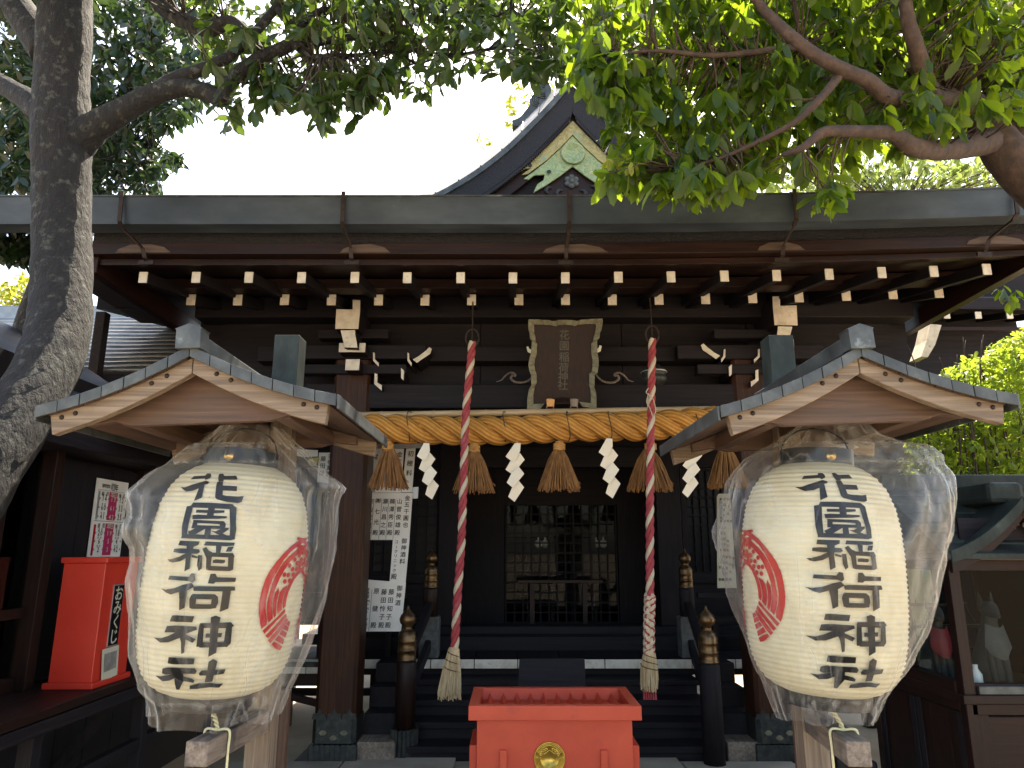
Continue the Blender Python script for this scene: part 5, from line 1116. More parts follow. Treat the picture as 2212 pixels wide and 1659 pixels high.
# ================================================================ office building on the left, facing the path
WX = -2.56
of = thing('office_building', (WX - .8, 4.6, 0), 'dark timber shrine office with glazed doors along the left of the path', 'building')
MB().box(WX - 1.6, WX - .06, 3.15, 6.4, .0, 2.6).build('wall', 'dark_wood_Z', of)
SZ = .885
MB().box(WX - .05, -2.13, 3.1, 5.6, SZ - .045, SZ).build('shelf', 'brown_wood_Y', of, bevel=.006)
MB().box(-2.165, -2.125, 3.1, 5.6, SZ - .11, SZ - .05).build('shelf_rail', 'dark_wood_Y', of, bevel=.004)
for i in range(8):
    y = 3.15 + i * .3; MB().box(WX - .055, WX - .02, y + .004, y + .296, .05, SZ - .05).build('wall_board', 'dark_wood_Z', of)
for y in (3.35, 4.35, 5.3):
    MB().beam((WX - .02, y, .35), (-2.2, y, SZ - .06), .05, .055, up=(0, 1, 0)).build('brace', 'dark_wood_Z', of, bevel=.004)
    MB().box(-2.22, -2.15, y + .12, y + .19, .0, SZ - .05).build('shelf_leg', 'dark_wood_Z', of, bevel=.004)
MB().beam((-2.18, 3.9, .5), (-2.18, 5.4, .5), .05, .05).build('leg_rail', 'dark_wood_Y', of)
for i, y in enumerate((3.12, 3.16, 3.30, 3.56, 3.88, 4.9, 5.5)):
    MB().box(WX - .05, WX + (.03 if i != 4 else .07), y, y + (.05 if i != 4 else .075), SZ, 2.12).build('stile', 'brown_wood_Z', of, bevel=.004)
for y0, y1 in ((3.21, 3.30), (3.35, 3.56), (3.61, 3.88)):
    MB().box(WX - .02, WX + .012, y0, y1, SZ + .001, SZ + .07).build('rail', 'brown_wood_Y', of)
    MB().box(WX - .02, WX + .012, y0, y1, SZ + .36, SZ + .41).build('rail', 'brown_wood_Y', of)
    MB().box(WX - .01, WX - .004, y0, y1, SZ + .07, SZ + .36).build('pane', 'window_glass', of)
    MB().box(WX - .01, WX - .004, y0, y1, SZ + .41, 2.1).build('pane', 'window_glass', of)
for i in range(3): MB().box(WX - .05, WX - .012, 3.96 + i * .32, 4.275 + i * .32, SZ + .01, 2.1).build('wall_board', 'dark_wood_Z', of)
MB().box(WX - .06, -2.32, 3.15, 6.2, 2.12, 2.24).build('lintel', 'dark_wood_Y', of, bevel=.006)
e0 = [(-2.08, 2.30), (-2.5, 2.46), (-3.1, 2.74), (-3.8, 3.12), (-4.4, 3.5)]
MB().prism([(x, 4.0, z) for x, z in e0] + [(x, 4.0, z - .10) for x, z in e0[::-1]], (0, 2.5, 0)).build('roof', 'copper_gutter', of)
MB().box(-2.12, -2.06, 3.98, 6.5, 2.17, 2.30).build('fascia', 'dark_wood_Y', of, bevel=.005)
for i in range(7): MB().box(-2.55, -2.14, 4.05 + i * .34, 4.10 + i * .34, 2.24, 2.29).build('rafter', 'dark_wood_X', of)

# red fortune-slip box on the shelf
a, b = at(140, 1204, 3.95), at(231, 1204, 3.95); zt = at(180, 1204, 3.95).z; x0, x1 = a.x, b.x
fb = thing('fortune_box', ((x0 + x1) / 2, 4.1, SZ), 'tall red fortune-slip box with black name plate standing on the shelf', 'box')
MB().box(x0, x1, 3.95, 4.29, SZ + .03, zt - .03).build('body', 'red_enamel', fb, bevel=.004)
MB().box(x0 - .018, x1 + .018, 3.93, 4.31, SZ + .001, SZ + .031).build('foot', 'red_enamel', fb, bevel=.004)
MB().box(x0 - .012, x1 + .012, 3.938, 4.302, zt - .03, zt).build('lid', 'red_enamel', fb, bevel=.004)
pxl = lambda x, y: zc(x, y, 0, 2247, 2.011)
pl_ = [atX(*pxl(x, y), x1 + .001) for x, y in ((928, 193), (990, 190), (915, 665), (858, 672))]
y0_, y1_ = min(v.y for v in pl_), max(v.y for v in pl_); z0_, z1_ = min(v.z for v in pl_), max(v.z for v in pl_)
yc, hw_ = 4.105, .047
np_ = MB().box(x1 - .001, x1 + .006, yc - hw_, yc + hw_, z0_, z1_).build('name_plate', 'black_lacquer', fb)
MB().box(x1 - .001, x1 + .004, yc - hw_ - .005, yc + hw_ + .005, z0_ - .006, z1_ + .006).build('plate_rim', 'light_metal', fb)
w_ = Writer(lambda u, v: Vector((x1 + .0065, yc, v)), (0, 1, 0), (0, 0, 1), (.001, 0, 0))
for ch, t in zip('おみくじ', (.13, .38, .62, .86)): w_.put(ch, 0, z1_ + (z0_ - z1_) * t, .085)
w_.build('paper_aged', fb)
# notice taped low on the box
zn = z0_ - .012
nt_ = MB().prism([(x1 + .008, 4.0, zn), (x1 + .010, 4.16, zn + .006), (x1 + .016, 4.165, zn - .15), (x1 + .012, 4.02, zn - .165)], (.0015, 0, 0)).build('notice', 'paper_aged', fb)
MB().prism([(x1 + .0125, 4.022, zn - .025), (x1 + .0135, 4.142, zn - .02), (x1 + .0165, 4.142, zn - .11), (x1 + .0155, 4.03, zn - .118)], (.001, 0, 0)).build('notice_picture', 'stone', fb)
# poster on the wall above
z8 = lambda x, y: zc(x, y, 330, 1880, 4.366)
PX = WX + .0
pts = [atX(*z8(x, y), PX) for x, y in ((262, 125), (800, 240), (650, 1480), (75, 1455))]
Y0, Y1 = (pts[0].y + pts[3].y) / 2, (pts[1].y + pts[2].y) / 2; Z1, Z0 = (pts[0].z + pts[1].z) / 2, zt - .03
po = MB().box(PX - .002, PX + .002, Y0, Y1, Z0, Z1).build('poster', 'paper_white'); tag(po, 'printed age chart poster with a crimson middle column, on the office wall', 'poster')
W_, H_ = Y1 - Y0, Z1 - Z0
def pr(u0, u1, v0, v1, mat, lift=.001): return MB().box(PX + .0021, PX + .0022 + lift, Y0 + W_ * u0, Y0 + W_ * u1, Z1 - H_ * v1, Z1 - H_ * v0).build('print_block', mat, po)
pr(.42, .68, .15, .50, 'magenta_print'); pr(.42, .68, .54, .93, 'magenta_print'); pr(.08, .14, .15, .50, 'light_metal'); pr(.08, .14, .56, .93, 'lantern_red', .0006)
pr(.06, .95, .513, .518, 'ink'); pr(.06, .95, .135, .138, 'ink')
w_ = Writer(lambda u, v: Vector((PX + .003, Y0 + W_ * u, Z1 - H_ * v)), (0, 1, 0), (0, 0, 1), (.001, 0, 0))
for ch, u, v, s_ in (('厄', .50, .085, .05), ('年', .61, .085, .05)): w_.put(ch, u, v, s_)
for s_, u, v in (('14', .28, .24), ('60', .28, .35), ('41', .28, .46), ('20', .28, .66), ('6', .28, .76), ('2', .28, .86), ('12', .82, .24), ('33', .82, .35), ('25', .82, .46), ('18', .82, .66), ('4', .82, .76), ('42', .82, .86)):
    for j, ch in enumerate(s_): w_.put(ch, u + (j - (len(s_) - 1) / 2) * .08, v, .045)
    for j, ch in enumerate('本年'): w_.put(ch, u - .13 + .26 * j, v, .016); w_.put('前', u - .04 + .08 * j, v - .045, .014)
for v in (.18, .57):
    for ch, u in (('前', .22), ('厄', .36), ('後', .76), ('厄', .9)): w_.put(ch, u, v, .03)
for u, v in ((.2, .085), (.26, .085), (.32, .085), (.38, .085)): w_.put('年', u, v, .03)
w_.build('ink', po)
w_ = Writer(lambda u, v: Vector((PX + .0042, Y0 + W_ * u, Z1 - H_ * v)), (0, 1, 0), (0, 0, 1), (.001, 0, 0))
for s_, v in (('本厄', .18), ('13', .24), ('61', .35), ('42', .46), ('本厄', .57), ('19', .66), ('5', .76), ('3', .86)):
    for j, ch in enumerate(s_): w_.put(ch, .55 + (j - (len(s_) - 1) / 2) * .09, v, .04)
w_.build('paper_aged', po)

# ================================================================ house with a ribbed tin roof far left, pipe frame
nh = thing('neighbouring_house', (-5.0, 8.6, 0), 'low house with ribbed metal roof behind the leaning tree trunk', 'building')
for i in range(14):
    y = 7.15 + i * .125; z = 3.40 + i * .082
    MB().tube([(-8.5, y, z), (-2.55, y, z)], .045, 8).build('roof_rib', 'tin_roof', nh, smooth=True)
MB().hexa([(-8.5, 7.1, 3.3), (-2.5, 7.1, 3.3), (-2.5, 8.95, 4.5), (-8.5, 8.95, 4.5), (-8.5, 7.1, 3.36), (-2.5, 7.1, 3.36), (-2.5, 8.95, 4.56), (-8.5, 8.95, 4.56)]).build('roof', 'iron', nh)
MB().box(-8.5, -2.5, 8.9, 9.05, 4.45, 4.72).build('ridge', 'tin_roof', nh, bevel=.02)
MB().box(-8.4, -2.5, 7.4, 8.8, .0, 3.3).build('wall', 'dark_wood_X', nh)
MB().box(-8.5, -2.5, 7.0, 7.12, 3.2, 3.32).build('fascia', 'dark_wood_X', nh)
pf = thing('pipe_frame', (at(55, 720, 6.6).x, 6.6, 3.4), 'black square pipe frame beside the leaning tree trunk', 'pipe frame')
A_, B_, C_ = at(42, 800, 6.6), at(42, 668, 6.6), at(140, 668, 6.6)
MB().box(A_.x - .05, A_.x + .05, 6.55, 6.65, .0, B_.z).build('upright', 'black_lacquer', pf, bevel=.01); MB().box(A_.x - .05, C_.x, 6.55, 6.65, B_.z, B_.z + .08).build('crossbar', 'black_lacquer', pf, bevel=.01)
A_, B_ = at(212, 760, 6.9), at(212, 676, 6.9)
ps = MB().box(A_.x - .05, A_.x + .05, 6.85, 6.95, .0, B_.z).build('red_brown_post', 'iron', bevel=.006); tag(ps, 'rusty red-brown post just right of the leaning tree trunk', 'post')

# ================================================================ glass display case on the right
cx0, cx1, cy0, cy1 = 2.39, 3.12, 4.0, 4.95; cs, ct = .885, 1.50; ccx = (cx0 + cx1) / 2
dc = thing('display_case', (ccx, 4.45, 0), 'dark wooden glass display case with small curved copper roof at the right edge', 'display case')
for x, y in ((cx0, cy0), (cx1, cy0), (cx0, cy1), (cx1, cy1), (cx0, cy0 + .50)):
    if (x, y) == (cx0, cy0 + .50): MB().box(x - .02, x + .02, y - .022, y + .022, cs, ct).build('post', 'brown_wood_Z', dc, bevel=.003)
    else: MB().box(x - .03, x + .03, y - .03, y + .03, .0, ct).build('post', 'brown_wood_Z', dc, bevel=.004)
MB().box(cx0 - .05, cx1 + .05, cy0 - .05, cy1 + .05, cs - .075, cs - .03).build('sill', 'brown_wood_X', dc, bevel=.005)
MB().box(cx0 + .03, cx1 - .03, cy0 - .02, cy0 + .02, cs - .03, cs + .02).build('rail', 'brown_wood_X', dc)
MB().box(cx0 + .04, cx1 - .03, cy0 - .045, cy0 - .022, cs - .028, cs + .012).build('sill_bar', 'copper_patina', dc, bevel=.004)
MB().box(cx0 - .045, cx0 + .02, cy0 + .03, cy1 - .03, cs - .03, cs + .025).build('rail', 'brown_wood_Y', dc)
for z0, z1 in ((ct - .02, ct + .035), (ct + .05, ct + .10)): MB().box(cx0 - .03, cx1 + .03, cy0 - .035, cy0 + .03, z0, z1).build('rail', 'brown_wood_X', dc, bevel=.004)
MB().box(cx0 - .035, cx0 + .03, cy0 + .03, cy1, ct - .02, ct + .035).build('rail', 'brown_wood_Y', dc, bevel=.004)
MB().box(cx0 + .03, cx1 - .03, cy0 - .004, cy0, cs, ct).build('pane', 'case_glass', dc)
MB().box(cx0 - .002, cx0 + .002, cy0 + .03, cy0 + .478, cs, ct).build('pane', 'case_glass', dc); MB().box(cx0 - .002, cx0 + .002, cy0 + .522, cy1 - .03, cs, ct).build('pane', 'case_glass', dc)
MB().box(cx1 - .01, cx1 + .01, cy0 + .03, cy1, .1, ct).build('back_panel', 'brown_wood_Y', dc)
MB().box(cx0 + .03, cx1, cy1 - .012, cy1 + .0, cs, ct).build('back_panel', 'dark_wood_Z', dc)
MB().box(cx0 + .03, cx0 + .42, cy1 - .024, cy1 - .013, cs, ct).build('curtain', 'pale_curtain', dc)
for i in range(4):
    MB().tube([(cx0 + .05 + i * .1, cy1 - .028, cs), (cx0 + .055 + i * .1, cy1 - .03, ct)], .012, 6).build('curtain_fold', 'pale_curtain', dc, smooth=True)
MB().box(cx0, cx1, cy0 + .02, cy1, .06, cs - .08).build('cabinet', 'dark_wood_Z', dc)
for y0, y1 in ((cy0 + .035, cy0 + .475), (cy0 + .485, cy1 - .035)):
    MB().box(cx0 - .018, cx0 + .0, y0, y1, .12, cs - .13).build('cabinet_door', 'brown_wood_Z', dc, bevel=.006)
    for yy in (y0 + .002, y1 - .05): MB().box(cx0 - .026, cx0 - .016, yy, yy + .048, .12, cs - .13).build('door_stile', 'dark_wood_Z', dc, bevel=.003)
MB().box(cx0 + .04, cx1 - .04, cy0 - .005, cy0 + .022, .12, cs - .14).build('cabinet_door', 'brown_wood_X', dc, bevel=.006)
MB().box(cx0 + .03, cx0 + .09, cy0 - .014, cy0 - .004, .1, cs - .12).build('door_stile', 'brown_wood_Z', dc, bevel=.003)
MB().box(cx0 - .03, cx0 + .02, cy0 + .03, cy1, cs - .125, cs - .076).build('rail', 'brown_wood_Y', dc, bevel=.003); MB().box(cx0, cx1, cy0 - .03, cy0 + .02, cs - .13, cs - .077).build('rail', 'brown_wood_X', dc, bevel=.003)
MB().box(cx0 - .024, cx0 - .017, cy0 + .44, cy0 + .45, .42, .62).build('latch', 'light_metal', dc)
# curved roof
hw, ze, za = .43, 1.575, 1.86
def rz_(x): t = abs(x) / hw; return za - (za - ze) * (1.55 * t - .55 * t * t) if t < 1 else ze
for s in (-1, 1):
    xs = [s * hw * i / 10 for i in range(11)]
    MB().prism([(ccx + x, cy0 - .12, rz_(x)) for x in xs] + [(ccx + x, cy0 - .12, rz_(x) - .03) for x in xs[::-1]], (0, .30, 0)).build('dormer_skin', 'copper_green', dc)
    MB().prism([(ccx + x, cy0 - .135, rz_(x) + .012) for x in xs] + [(ccx + x, cy0 - .135, rz_(x) - .055) for x in xs[::-1]], (0, .014, 0)).build('roof_edge', 'copper_green', dc, bevel=.004)
    MB().prism([(ccx + x * .97, cy0 - .11, rz_(x) - .05) for x in xs] + [(ccx + x * .97, cy0 - .11, rz_(x) - .105) for x in xs[::-1]], (0, .03, 0)).build('bargeboard', 'brown_wood_X', dc, bevel=.003)
    for k in range(4):
        q = Vector((ccx + s * (.03 + k * .035), cy0 - .08, rz_(0) - .14 - k * .018)); MB().tube([q + Vector((.018 * math.cos(t), 0, .015 * math.sin(t))) for t in [R(a) for a in range(0, 300, 30)]], .006, 5).build('carving', 'reddish_wood_X', dc, smooth=True)
for j in range(7):           # front slope of the main roof, lapped boards
    y0 = cy0 - .13 + j * .085; z0 = ze - .01 + j * .058
    MB().hexa([(cx0 - .10, y0, z0 - .022), (cx1 + .1, y0, z0 - .022), (cx1 + .1, y0 + .11, z0 + .045), (cx0 - .10, y0 + .11, z0 + .045), (cx0 - .10, y0, z0 + .006), (cx1 + .1, y0, z0 + .006), (cx1 + .1, y0 + .11, z0 + .07), (cx0 - .10, y0 + .11, z0 + .07)]).build('roof_board', 'copper_green', dc, bevel=.003)
MB().box(cx0 - .1, cx1 + .1, cy0 + .42, cy0 + .56, ze + .36, ze + .47).build('main_ridge', 'copper_green', dc, bevel=.02)
MB().hexa([(cx0 - .1, cy0 + .5, ze + .34), (cx1 + .1, cy0 + .5, ze + .34), (cx1 + .1, cy1 + .12, ze), (cx0 - .1, cy1 + .12, ze), (cx0 - .1, cy0 + .5, ze + .38), (cx1 + .1, cy0 + .5, ze + .38), (cx1 + .1, cy1 + .12, ze + .04), (cx0 - .1, cy1 + .12, ze + .04)]).build('rear_slope', 'copper_green', dc)
MB().box(ccx - .10, ccx + .10, cy0 - .02, cy0 + .4, za - .02, za + .10).build('ridge_block', 'copper_green', dc, bevel=.03)
MB().box(ccx - .36, ccx + .36, cy0 - .06, cy0 - .02, ct + .035, ct + .05).build('frieze', 'reddish_wood_X', dc)
MB().box(ccx - .3, ccx + .3, cy0 - .02, cy0 + .0, ct + .1, za - .1).build('gable_infill', 'dark_wood_X', dc)
# candle rack inside
rk = thing('candle_rack', (cx0 + .25, 4.62, cs), 'black spiked candle rack seen through the side pane of the display case', 'rack')
for k, (z, y) in enumerate(((1.0, 4.5), (1.12, 4.6), (1.24, 4.7))):
    MB().box(cx0 + .08, cx0 + .5, y, y + .02, z, z + .02).build('bar', 'black_lacquer', rk)
    for i in range(6): MB().tube([(cx0 + .10 + i * .075, y + .01, z + .02), (cx0 + .10 + i * .075, y + .01, z + .055)], [.004, .001], 5).build('spike', 'black_lacquer', rk)
for x in (cx0 + .1, cx0 + .48): MB().tube([(x, 4.52, cs), (x, 4.62, 1.13), (x, 4.72, 1.26)], .008, 6).build('upright', 'black_lacquer', rk)
# seated fox statues
def fox(x, y, z, h, label, bib):
    o = thing('fox_statue', (x, y, z), label, 'statue', 'stone fox statues in the display case')
    P = [(0, 0, .0), (0, .03, .12), (0, .02, .30), (0, -.03, .48), (0, -.06, .62), (0, -.08, .74)]
    MB().tube(smoothpath([Vector((x + a * h, y + b * h, z + c * h)) for a, b, c in P], 4), lerpr([.16 * h, .19 * h, .16 * h, .125 * h, .085 * h, .075 * h], 4), 14).build('body', 'fox_stone', o, smooth=True)
    MB().tube(smoothpath([Vector((x, y + b * h, z + c * h)) for b, c in ((-.02, .80), (-.10, .80), (-.18, .765), (-.25, .735))], 4), lerpr([.07 * h, .10 * h, .055 * h, .018 * h], 4), 12).build('head', 'fox_stone', o, smooth=True)
    for s in (-1, 1):
        MB().tube([(x + s * .055 * h, y - .05 * h, z + .86 * h), (x + s * .075 * h, y - .045 * h, z + 1.0 * h)], [.035 * h, .004 * h], 8).build('ear', 'fox_stone', o, smooth=True)
        MB().tube(smoothpath([Vector((x + s * .07 * h, y - .10 * h, z + .45 * h)), Vector((x + s * .075 * h, y - .14 * h, z + .2 * h)), Vector((x + s * .075 * h, y - .16 * h, z + .03 * h)), Vector((x + s * .075 * h, y - .22 * h, z + .02 * h))], 3), lerpr([.05 * h, .04 * h, .035 * h, .03 * h], 3), 8).build('leg', 'fox_stone', o, smooth=True)
    MB().tube(smoothpath([Vector((x + .12 * h, y + .12 * h, z + .06 * h)), Vector((x + .2 * h, y + .16 * h, z + .3 * h)), Vector((x + .16 * h, y + .15 * h, z + .6 * h))], 4), lerpr([.05 * h, .09 * h, .02 * h], 4), 8).build('tail', 'fox_stone', o, smooth=True)
    m = MB(); n = 8
    for j in range(5):
        for i in range(n + 1):
            t = -1 + 2 * i / n; ww = (.10 + .07 * j / 4) * h * (1 - .5 * (j == 4)); m.v.append((x + t * ww, y - .185 * h - .02 * h * (1 - t * t) - .01 * j * h + .05 * h * t * t, z + (.62 - .085 * j + .04 * t * t) * h))
    for j in range(4):
        for i in range(n): m.f.append((j * (n + 1) + i, j * (n + 1) + i + 1, (j + 1) * (n + 1) + i + 1, (j + 1) * (n + 1) + i))
    m.build('bib', bib, o, smooth=True, solid=False)
    return o
fox(cx0 + .33, 4.28, cs - .03, .50, 'dark stone fox statue with a grey bib behind the front pane of the display case', 'grey_cloth')
fox(cx0 + .10, 4.42, cs - .03, .46, 'dark stone fox statue with a red bib at the corner of the display case', 'crimson')
pvs = MB().lathe([(.02, 0), (.03, .02), (.03, .07), (.012, .10), (.014, .12)], (cx0 + .16, 4.16, cs - .03), 14).build('flower_vase', 'porcelain', smooth=True); tag(pvs, 'small white vase at the foot of the fox statues in the display case', 'vase')
# fence behind the case, dark panel between lantern and case
fr_ = at(2120, 1057, 5.6); fn = thing('fence', (fr_.x, 5.6, 0), 'low brown timber fence in front of the sunlit hedge', 'fence')
MB().box(2.9, 5.2, 5.58, 5.63, fr_.z - .04, fr_.z + .04).build('rail', 'brown_wood_X', fn, bevel=.004)
for x in (2.95, 3.9, 4.9): MB().box(x - .04, x + .04, 5.64, 5.72, 0, fr_.z).build('post', 'brown_wood_Z', fn, bevel=.004)
MB().box(2.9, 5.2, 5.64, 5.66, .2, fr_.z - .55).build('panel', 'dark_wood_X', fn)
q0 = at(1800, 1640, 4.4); bn = MB().prism([(q0.x, 4.4, .0), (q0.x + .27, 4.4, .0), (q0.x + .255, 4.4, .42), (q0.x + .02, 4.4, .44)], (0, .3, 0)).build('black_bin', 'black_lacquer', bevel=.02); tag(bn, 'black bin standing on the ground behind the right lantern', 'bin')

# ================================================================ trees
LV = np.array([(0, 0, 0), (.14, .075, .02), (.14, 0, 0), (.14, -.075, .02), (.46, .19, .035), (.46, 0, -.012), (.46, -.19, .035), (.80, .165, -.02), (.80, 0, -.06), (.80, -.165, -.02), (1, 0, -.12)], float)
LF = [(0, 2, 1), (0, 3, 2), (1, 2, 5, 4), (2, 3, 6, 5), (4, 5, 8, 7), (5, 6, 9, 8), (7, 8, 10), (8, 9, 10)]
def inpoly(x, y, P):
    c = False; j = len(P) - 1
    for i in range(len(P)):
        if (P[i][1] > y) != (P[j][1] > y) and x < (P[j][0] - P[i][0]) * (y - P[i][1]) / (P[j][1] - P[i][1]) + P[i][0]: c = not c
        j = i
    return c
def scatter(poly, yr, n, per, size, rg, droop=.6, spread=1.0, minz=None, bias=1.0):
    """leaf clusters filling a volume: returns list of (cluster centre, [leaf matrices])"""
    xs = [p[0] for p in poly]; ys = [p[1] for p in poly]; out = []; tries = 0
    while len(out) < n and tries < n * 30:
        tries += 1; x, y = rg.uniform(min(xs), max(xs)), rg.uniform(min(ys), max(ys))
        if not inpoly(x, y, poly): continue
        Y = yr[0] + (yr[1] - yr[0]) * rg.random() ** bias; c = at(x, y, Y)
        if minz and c.z < minz(c): continue
        td = Vector((rg.uniform(-1, 1), rg.uniform(-1, 1), rg.uniform(-.9, .3))).normalized(); L = []
        for k in range(rg.randint(per - 2, per + 2)):
            s = size * rg.uniform(.65, 1.2); rad = Vector((rg.gauss(0, 1), rg.gauss(0, 1), rg.gauss(0, .6))).normalized()
            d = (td * .5 + rad * .9 * spread + Vector((0, 0, -droop))).normalized(); p = c - td * (size * .9 * rg.random()) * 1.0
            nrm = Vector((rg.gauss(0, .55), rg.gauss(0, .55), 1)); yv = nrm.cross(d).normalized(); zv = d.cross(yv)
            M = Matrix(((d.x * s, yv.x * s, zv.x * s, p.x), (d.y * s, yv.y * s, zv.y * s, p.y), (d.z * s, yv.z * s, zv.z * s, p.z), (0, 0, 0, 1))); L.append(M)
        out.append((c, L, td))
    return out
def leaves_mesh(mats_, name, mat, parent):
    A = np.array([[list(r) for r in M] for M in mats_]); n = len(A); V = np.einsum('nij,kj->nki', A[:, :3, :3], LV) + A[:, None, :3, 3]; org = np.array(WLOC[parent.name])
    me = bpy.data.meshes.new(name); k = len(LV)
    me.from_pydata((V.reshape(-1, 3) - org).tolist(), [], [tuple(i + j * k for i in f) for j in range(n) for f in LF]); me.materials.append(MATS[mat])
    me.polygons.foreach_set('use_smooth', [True] * len(me.polygons)); o = link(name, me, parent, org); o['kind'] = 'stuff'; return o
def twigs(clusters, skel, parent, maxd, rg, r=.004, mat='twig'):
    S = np.array([tuple(p) for p in skel]); m = MB()
    for c, L, td in clusters:
        d = np.linalg.norm(S - np.array(c), axis=1); j = int(d.argmin())
        if d[j] > maxd: continue
        a, b = Vector(S[j]), c; mid = a.lerp(b, .55) + Vector((rg.uniform(-.05, .05), rg.uniform(-.05, .05), .06 * d[j])); m.tube([a, mid, b, b + td * .03], [r * 1.8, r * 1.2, r * .7, r * .4], 4)
    if m.v: o = m.build('twig', mat, parent, solid=False, smooth=True); o['kind'] = 'stuff'
_leafme = {}
def single_leaves(ms, parent, mat, count, rg):
    if mat not in _leafme:
        me = bpy.data.meshes.new('leaf'); me.from_pydata(LV.tolist(), [], LF); me.materials.append(MATS[mat]); me.polygons.foreach_set('use_smooth', [True] * len(me.polygons)); _leafme[mat] = me
    def app(M):
        p = M.translation; cam_ = Vector((p.x, p.y, p.z - CAM_H)); f = cam_.y * CP + cam_.z * SP; u = (cam_.z * CP - cam_.y * SP) / f; xx = cam_.x / f
        ok = abs(xx) < .70 and -.52 < u < .52
        return (M.col[0].length / f if ok else 0)
    ms = sorted(ms, key=app, reverse=True); pick, rest = ms[:count], ms[count:]
    inv = Matrix.Translation(-WLOC[parent.name])
    for M in pick:
        o = bpy.data.objects.new('leaf', _leafme[mat]); COL.objects.link(o); o.parent = parent; o.matrix_basis = inv @ M; WLOC[o.name] = M.translation
    return rest
def limb(pts, rad, seg=12, sub=6, jit=.05):
    P = smoothpath([at(*p) for p in pts], sub); m = MB(); m.tube(P, lerpr(rad, sub), seg, jit=jit); return m, P
def merge(parts):
    m = MB()
    for q in parts: m.add(q.v, q.f)
    return m

# leaning tree on the left
rg = random.Random(5)
lt = thing('evergreen_tree', (at(-150, 1240, 3.6).x, 3.6, 0), 'lichen-spotted evergreen tree with leaning trunk at the left edge', 'tree')
m0, P0 = limb([(-330, 1640, 2.75), (-190, 1290, 2.85), (-75, 1075, 3.0), (15, 935, 3.16), (92, 815, 3.34), (128, 700, 3.48), (134, 560, 3.58), (133, 430, 3.62), (133, 300, 3.62), (134, 170, 3.62), (140, 60, 3.62), (150, -120, 3.65)], [.19, .165, .152, .147, .145, .145, .144, .144, .152, .142, .145, .13], 22, 6, .035)
m1, P1_ = limb([(150, 320, 3.62), (205, 275, 3.6), (265, 240, 3.58), (330, 205, 3.56), (390, 190, 3.55), (445, 198, 3.55), (478, 212, 3.54), (505, 170, 3.52), (560, 128, 3.5), (610, 105, 3.48), (640, 88, 3.47)], [.115, .085, .068, .060, .052, .048, .05, .042, .040, .037, .034], 12)
m2, P2_ = limb([(325, 205, 3.56), (380, 170, 3.55), (440, 148, 3.54), (500, 118, 3.52), (560, 60, 3.5), (600, 10, 3.48), (640, -60, 3.45)], [.05, .04, .034, .03, .026, .024, .02], 10)
m3, P3_ = limb([(120, 260, 3.65), (60, 215, 3.75), (10, 185, 3.85), (-80, 130, 4.0)], [.10, .07, .06, .05], 10)
m4, P4_ = limb([(300, -80, 3.7), (350, 10, 3.65), (400, 45, 3.6), (450, 62, 3.58), (500, 48, 3.55), (545, 90, 3.52), (558, 110, 3.5)], [.06, .055, .05, .045, .04, .036, .034], 10)
m5, P5_ = limb([(632, 95, 3.47), (690, 90, 3.5), (760, 80, 3.55), (840, 90, 3.6), (910, 112, 3.65), (980, 120, 3.7), (1070, 104, 3.8), (1170, 90, 3.9)], [.03, .024, .021, .018, .015, .013, .010, .006], 8)
m6, P6_ = limb([(636, 95, 3.47), (670, 120, 3.45), (720, 122, 3.45), (790, 118, 3.5), (850, 112, 3.55), (900, 140, 3.6)], [.03, .018, .014, .012, .010, .006], 8)
m7, P7_ = limb([(600, 20, 3.48), (640, 60, 3.5), (700, 20, 3.55), (800, 40, 3.6), (950, 25, 3.7), (1120, 40, 3.8)], [.022, .02, .016, .012, .01, .006], 8)
m8, P8_ = limb([(110, 120, 3.65), (40, 20, 3.75), (0, -60, 3.8)], [.11, .09, .07], 10)
merge([m0, m1, m2, m3, m4, m5, m6, m7, m8]).build('trunk', 'bark_left', lt, smooth=True)
skel = P1_ + P2_ + P4_ + P5_ + P6_ + P7_
cl = scatter([(400, -30), (1235, -30), (1240, 100), (1180, 150), (1090, 135), (1050, 150), (1000, 140), (960, 170), (900, 175), (850, 160), (800, 215), (740, 205), (700, 240), (640, 205), (570, 215), (520, 235), (470, 225), (430, 150)], (3.2, 4.4), 250, 6, .108, rg, .55)
cl += scatter([(780, 150), (830, 150), (960, 165), (985, 200), (930, 205), (880, 190), (800, 215), (760, 235)], (3.3, 3.9), 26, 6, .112, rg, .7)
cl += scatter([(560, 150), (860, 150), (800, 215), (740, 235), (715, 270), (690, 250), (640, 225), (560, 235)], (3.3, 4.0), 66, 6, .112, rg, .7)
cl += scatter([(470, 225), (540, 235), (530, 275), (480, 285)], (3.4, 3.8), 7, 5, .112, rg, .6)
cl += scatter([(600, -30), (1240, -30), (1230, 70), (900, 90), (620, 90)], (3.2, 4.6), 170, 6, .112, rg, .5)
cl += scatter([(1090, 100), (1240, 90), (1250, 190), (1190, 170), (1110, 165)], (3.3, 4.0), 26, 6, .115, rg, .7)
cl += scatter([(-150, -40), (1150, -40), (1000, -260), (600, -380), (0, -330)], (3.0, 3.9), 330, 6, .108, rg, .5)
lv = [M for c in cl for M in c[1]]
twigs(cl, skel, lt, .5, rg)
leaves_mesh(single_leaves(lv, lt, 'leaf_dark', 300, rg), 'foliage', 'leaf_dark', lt)
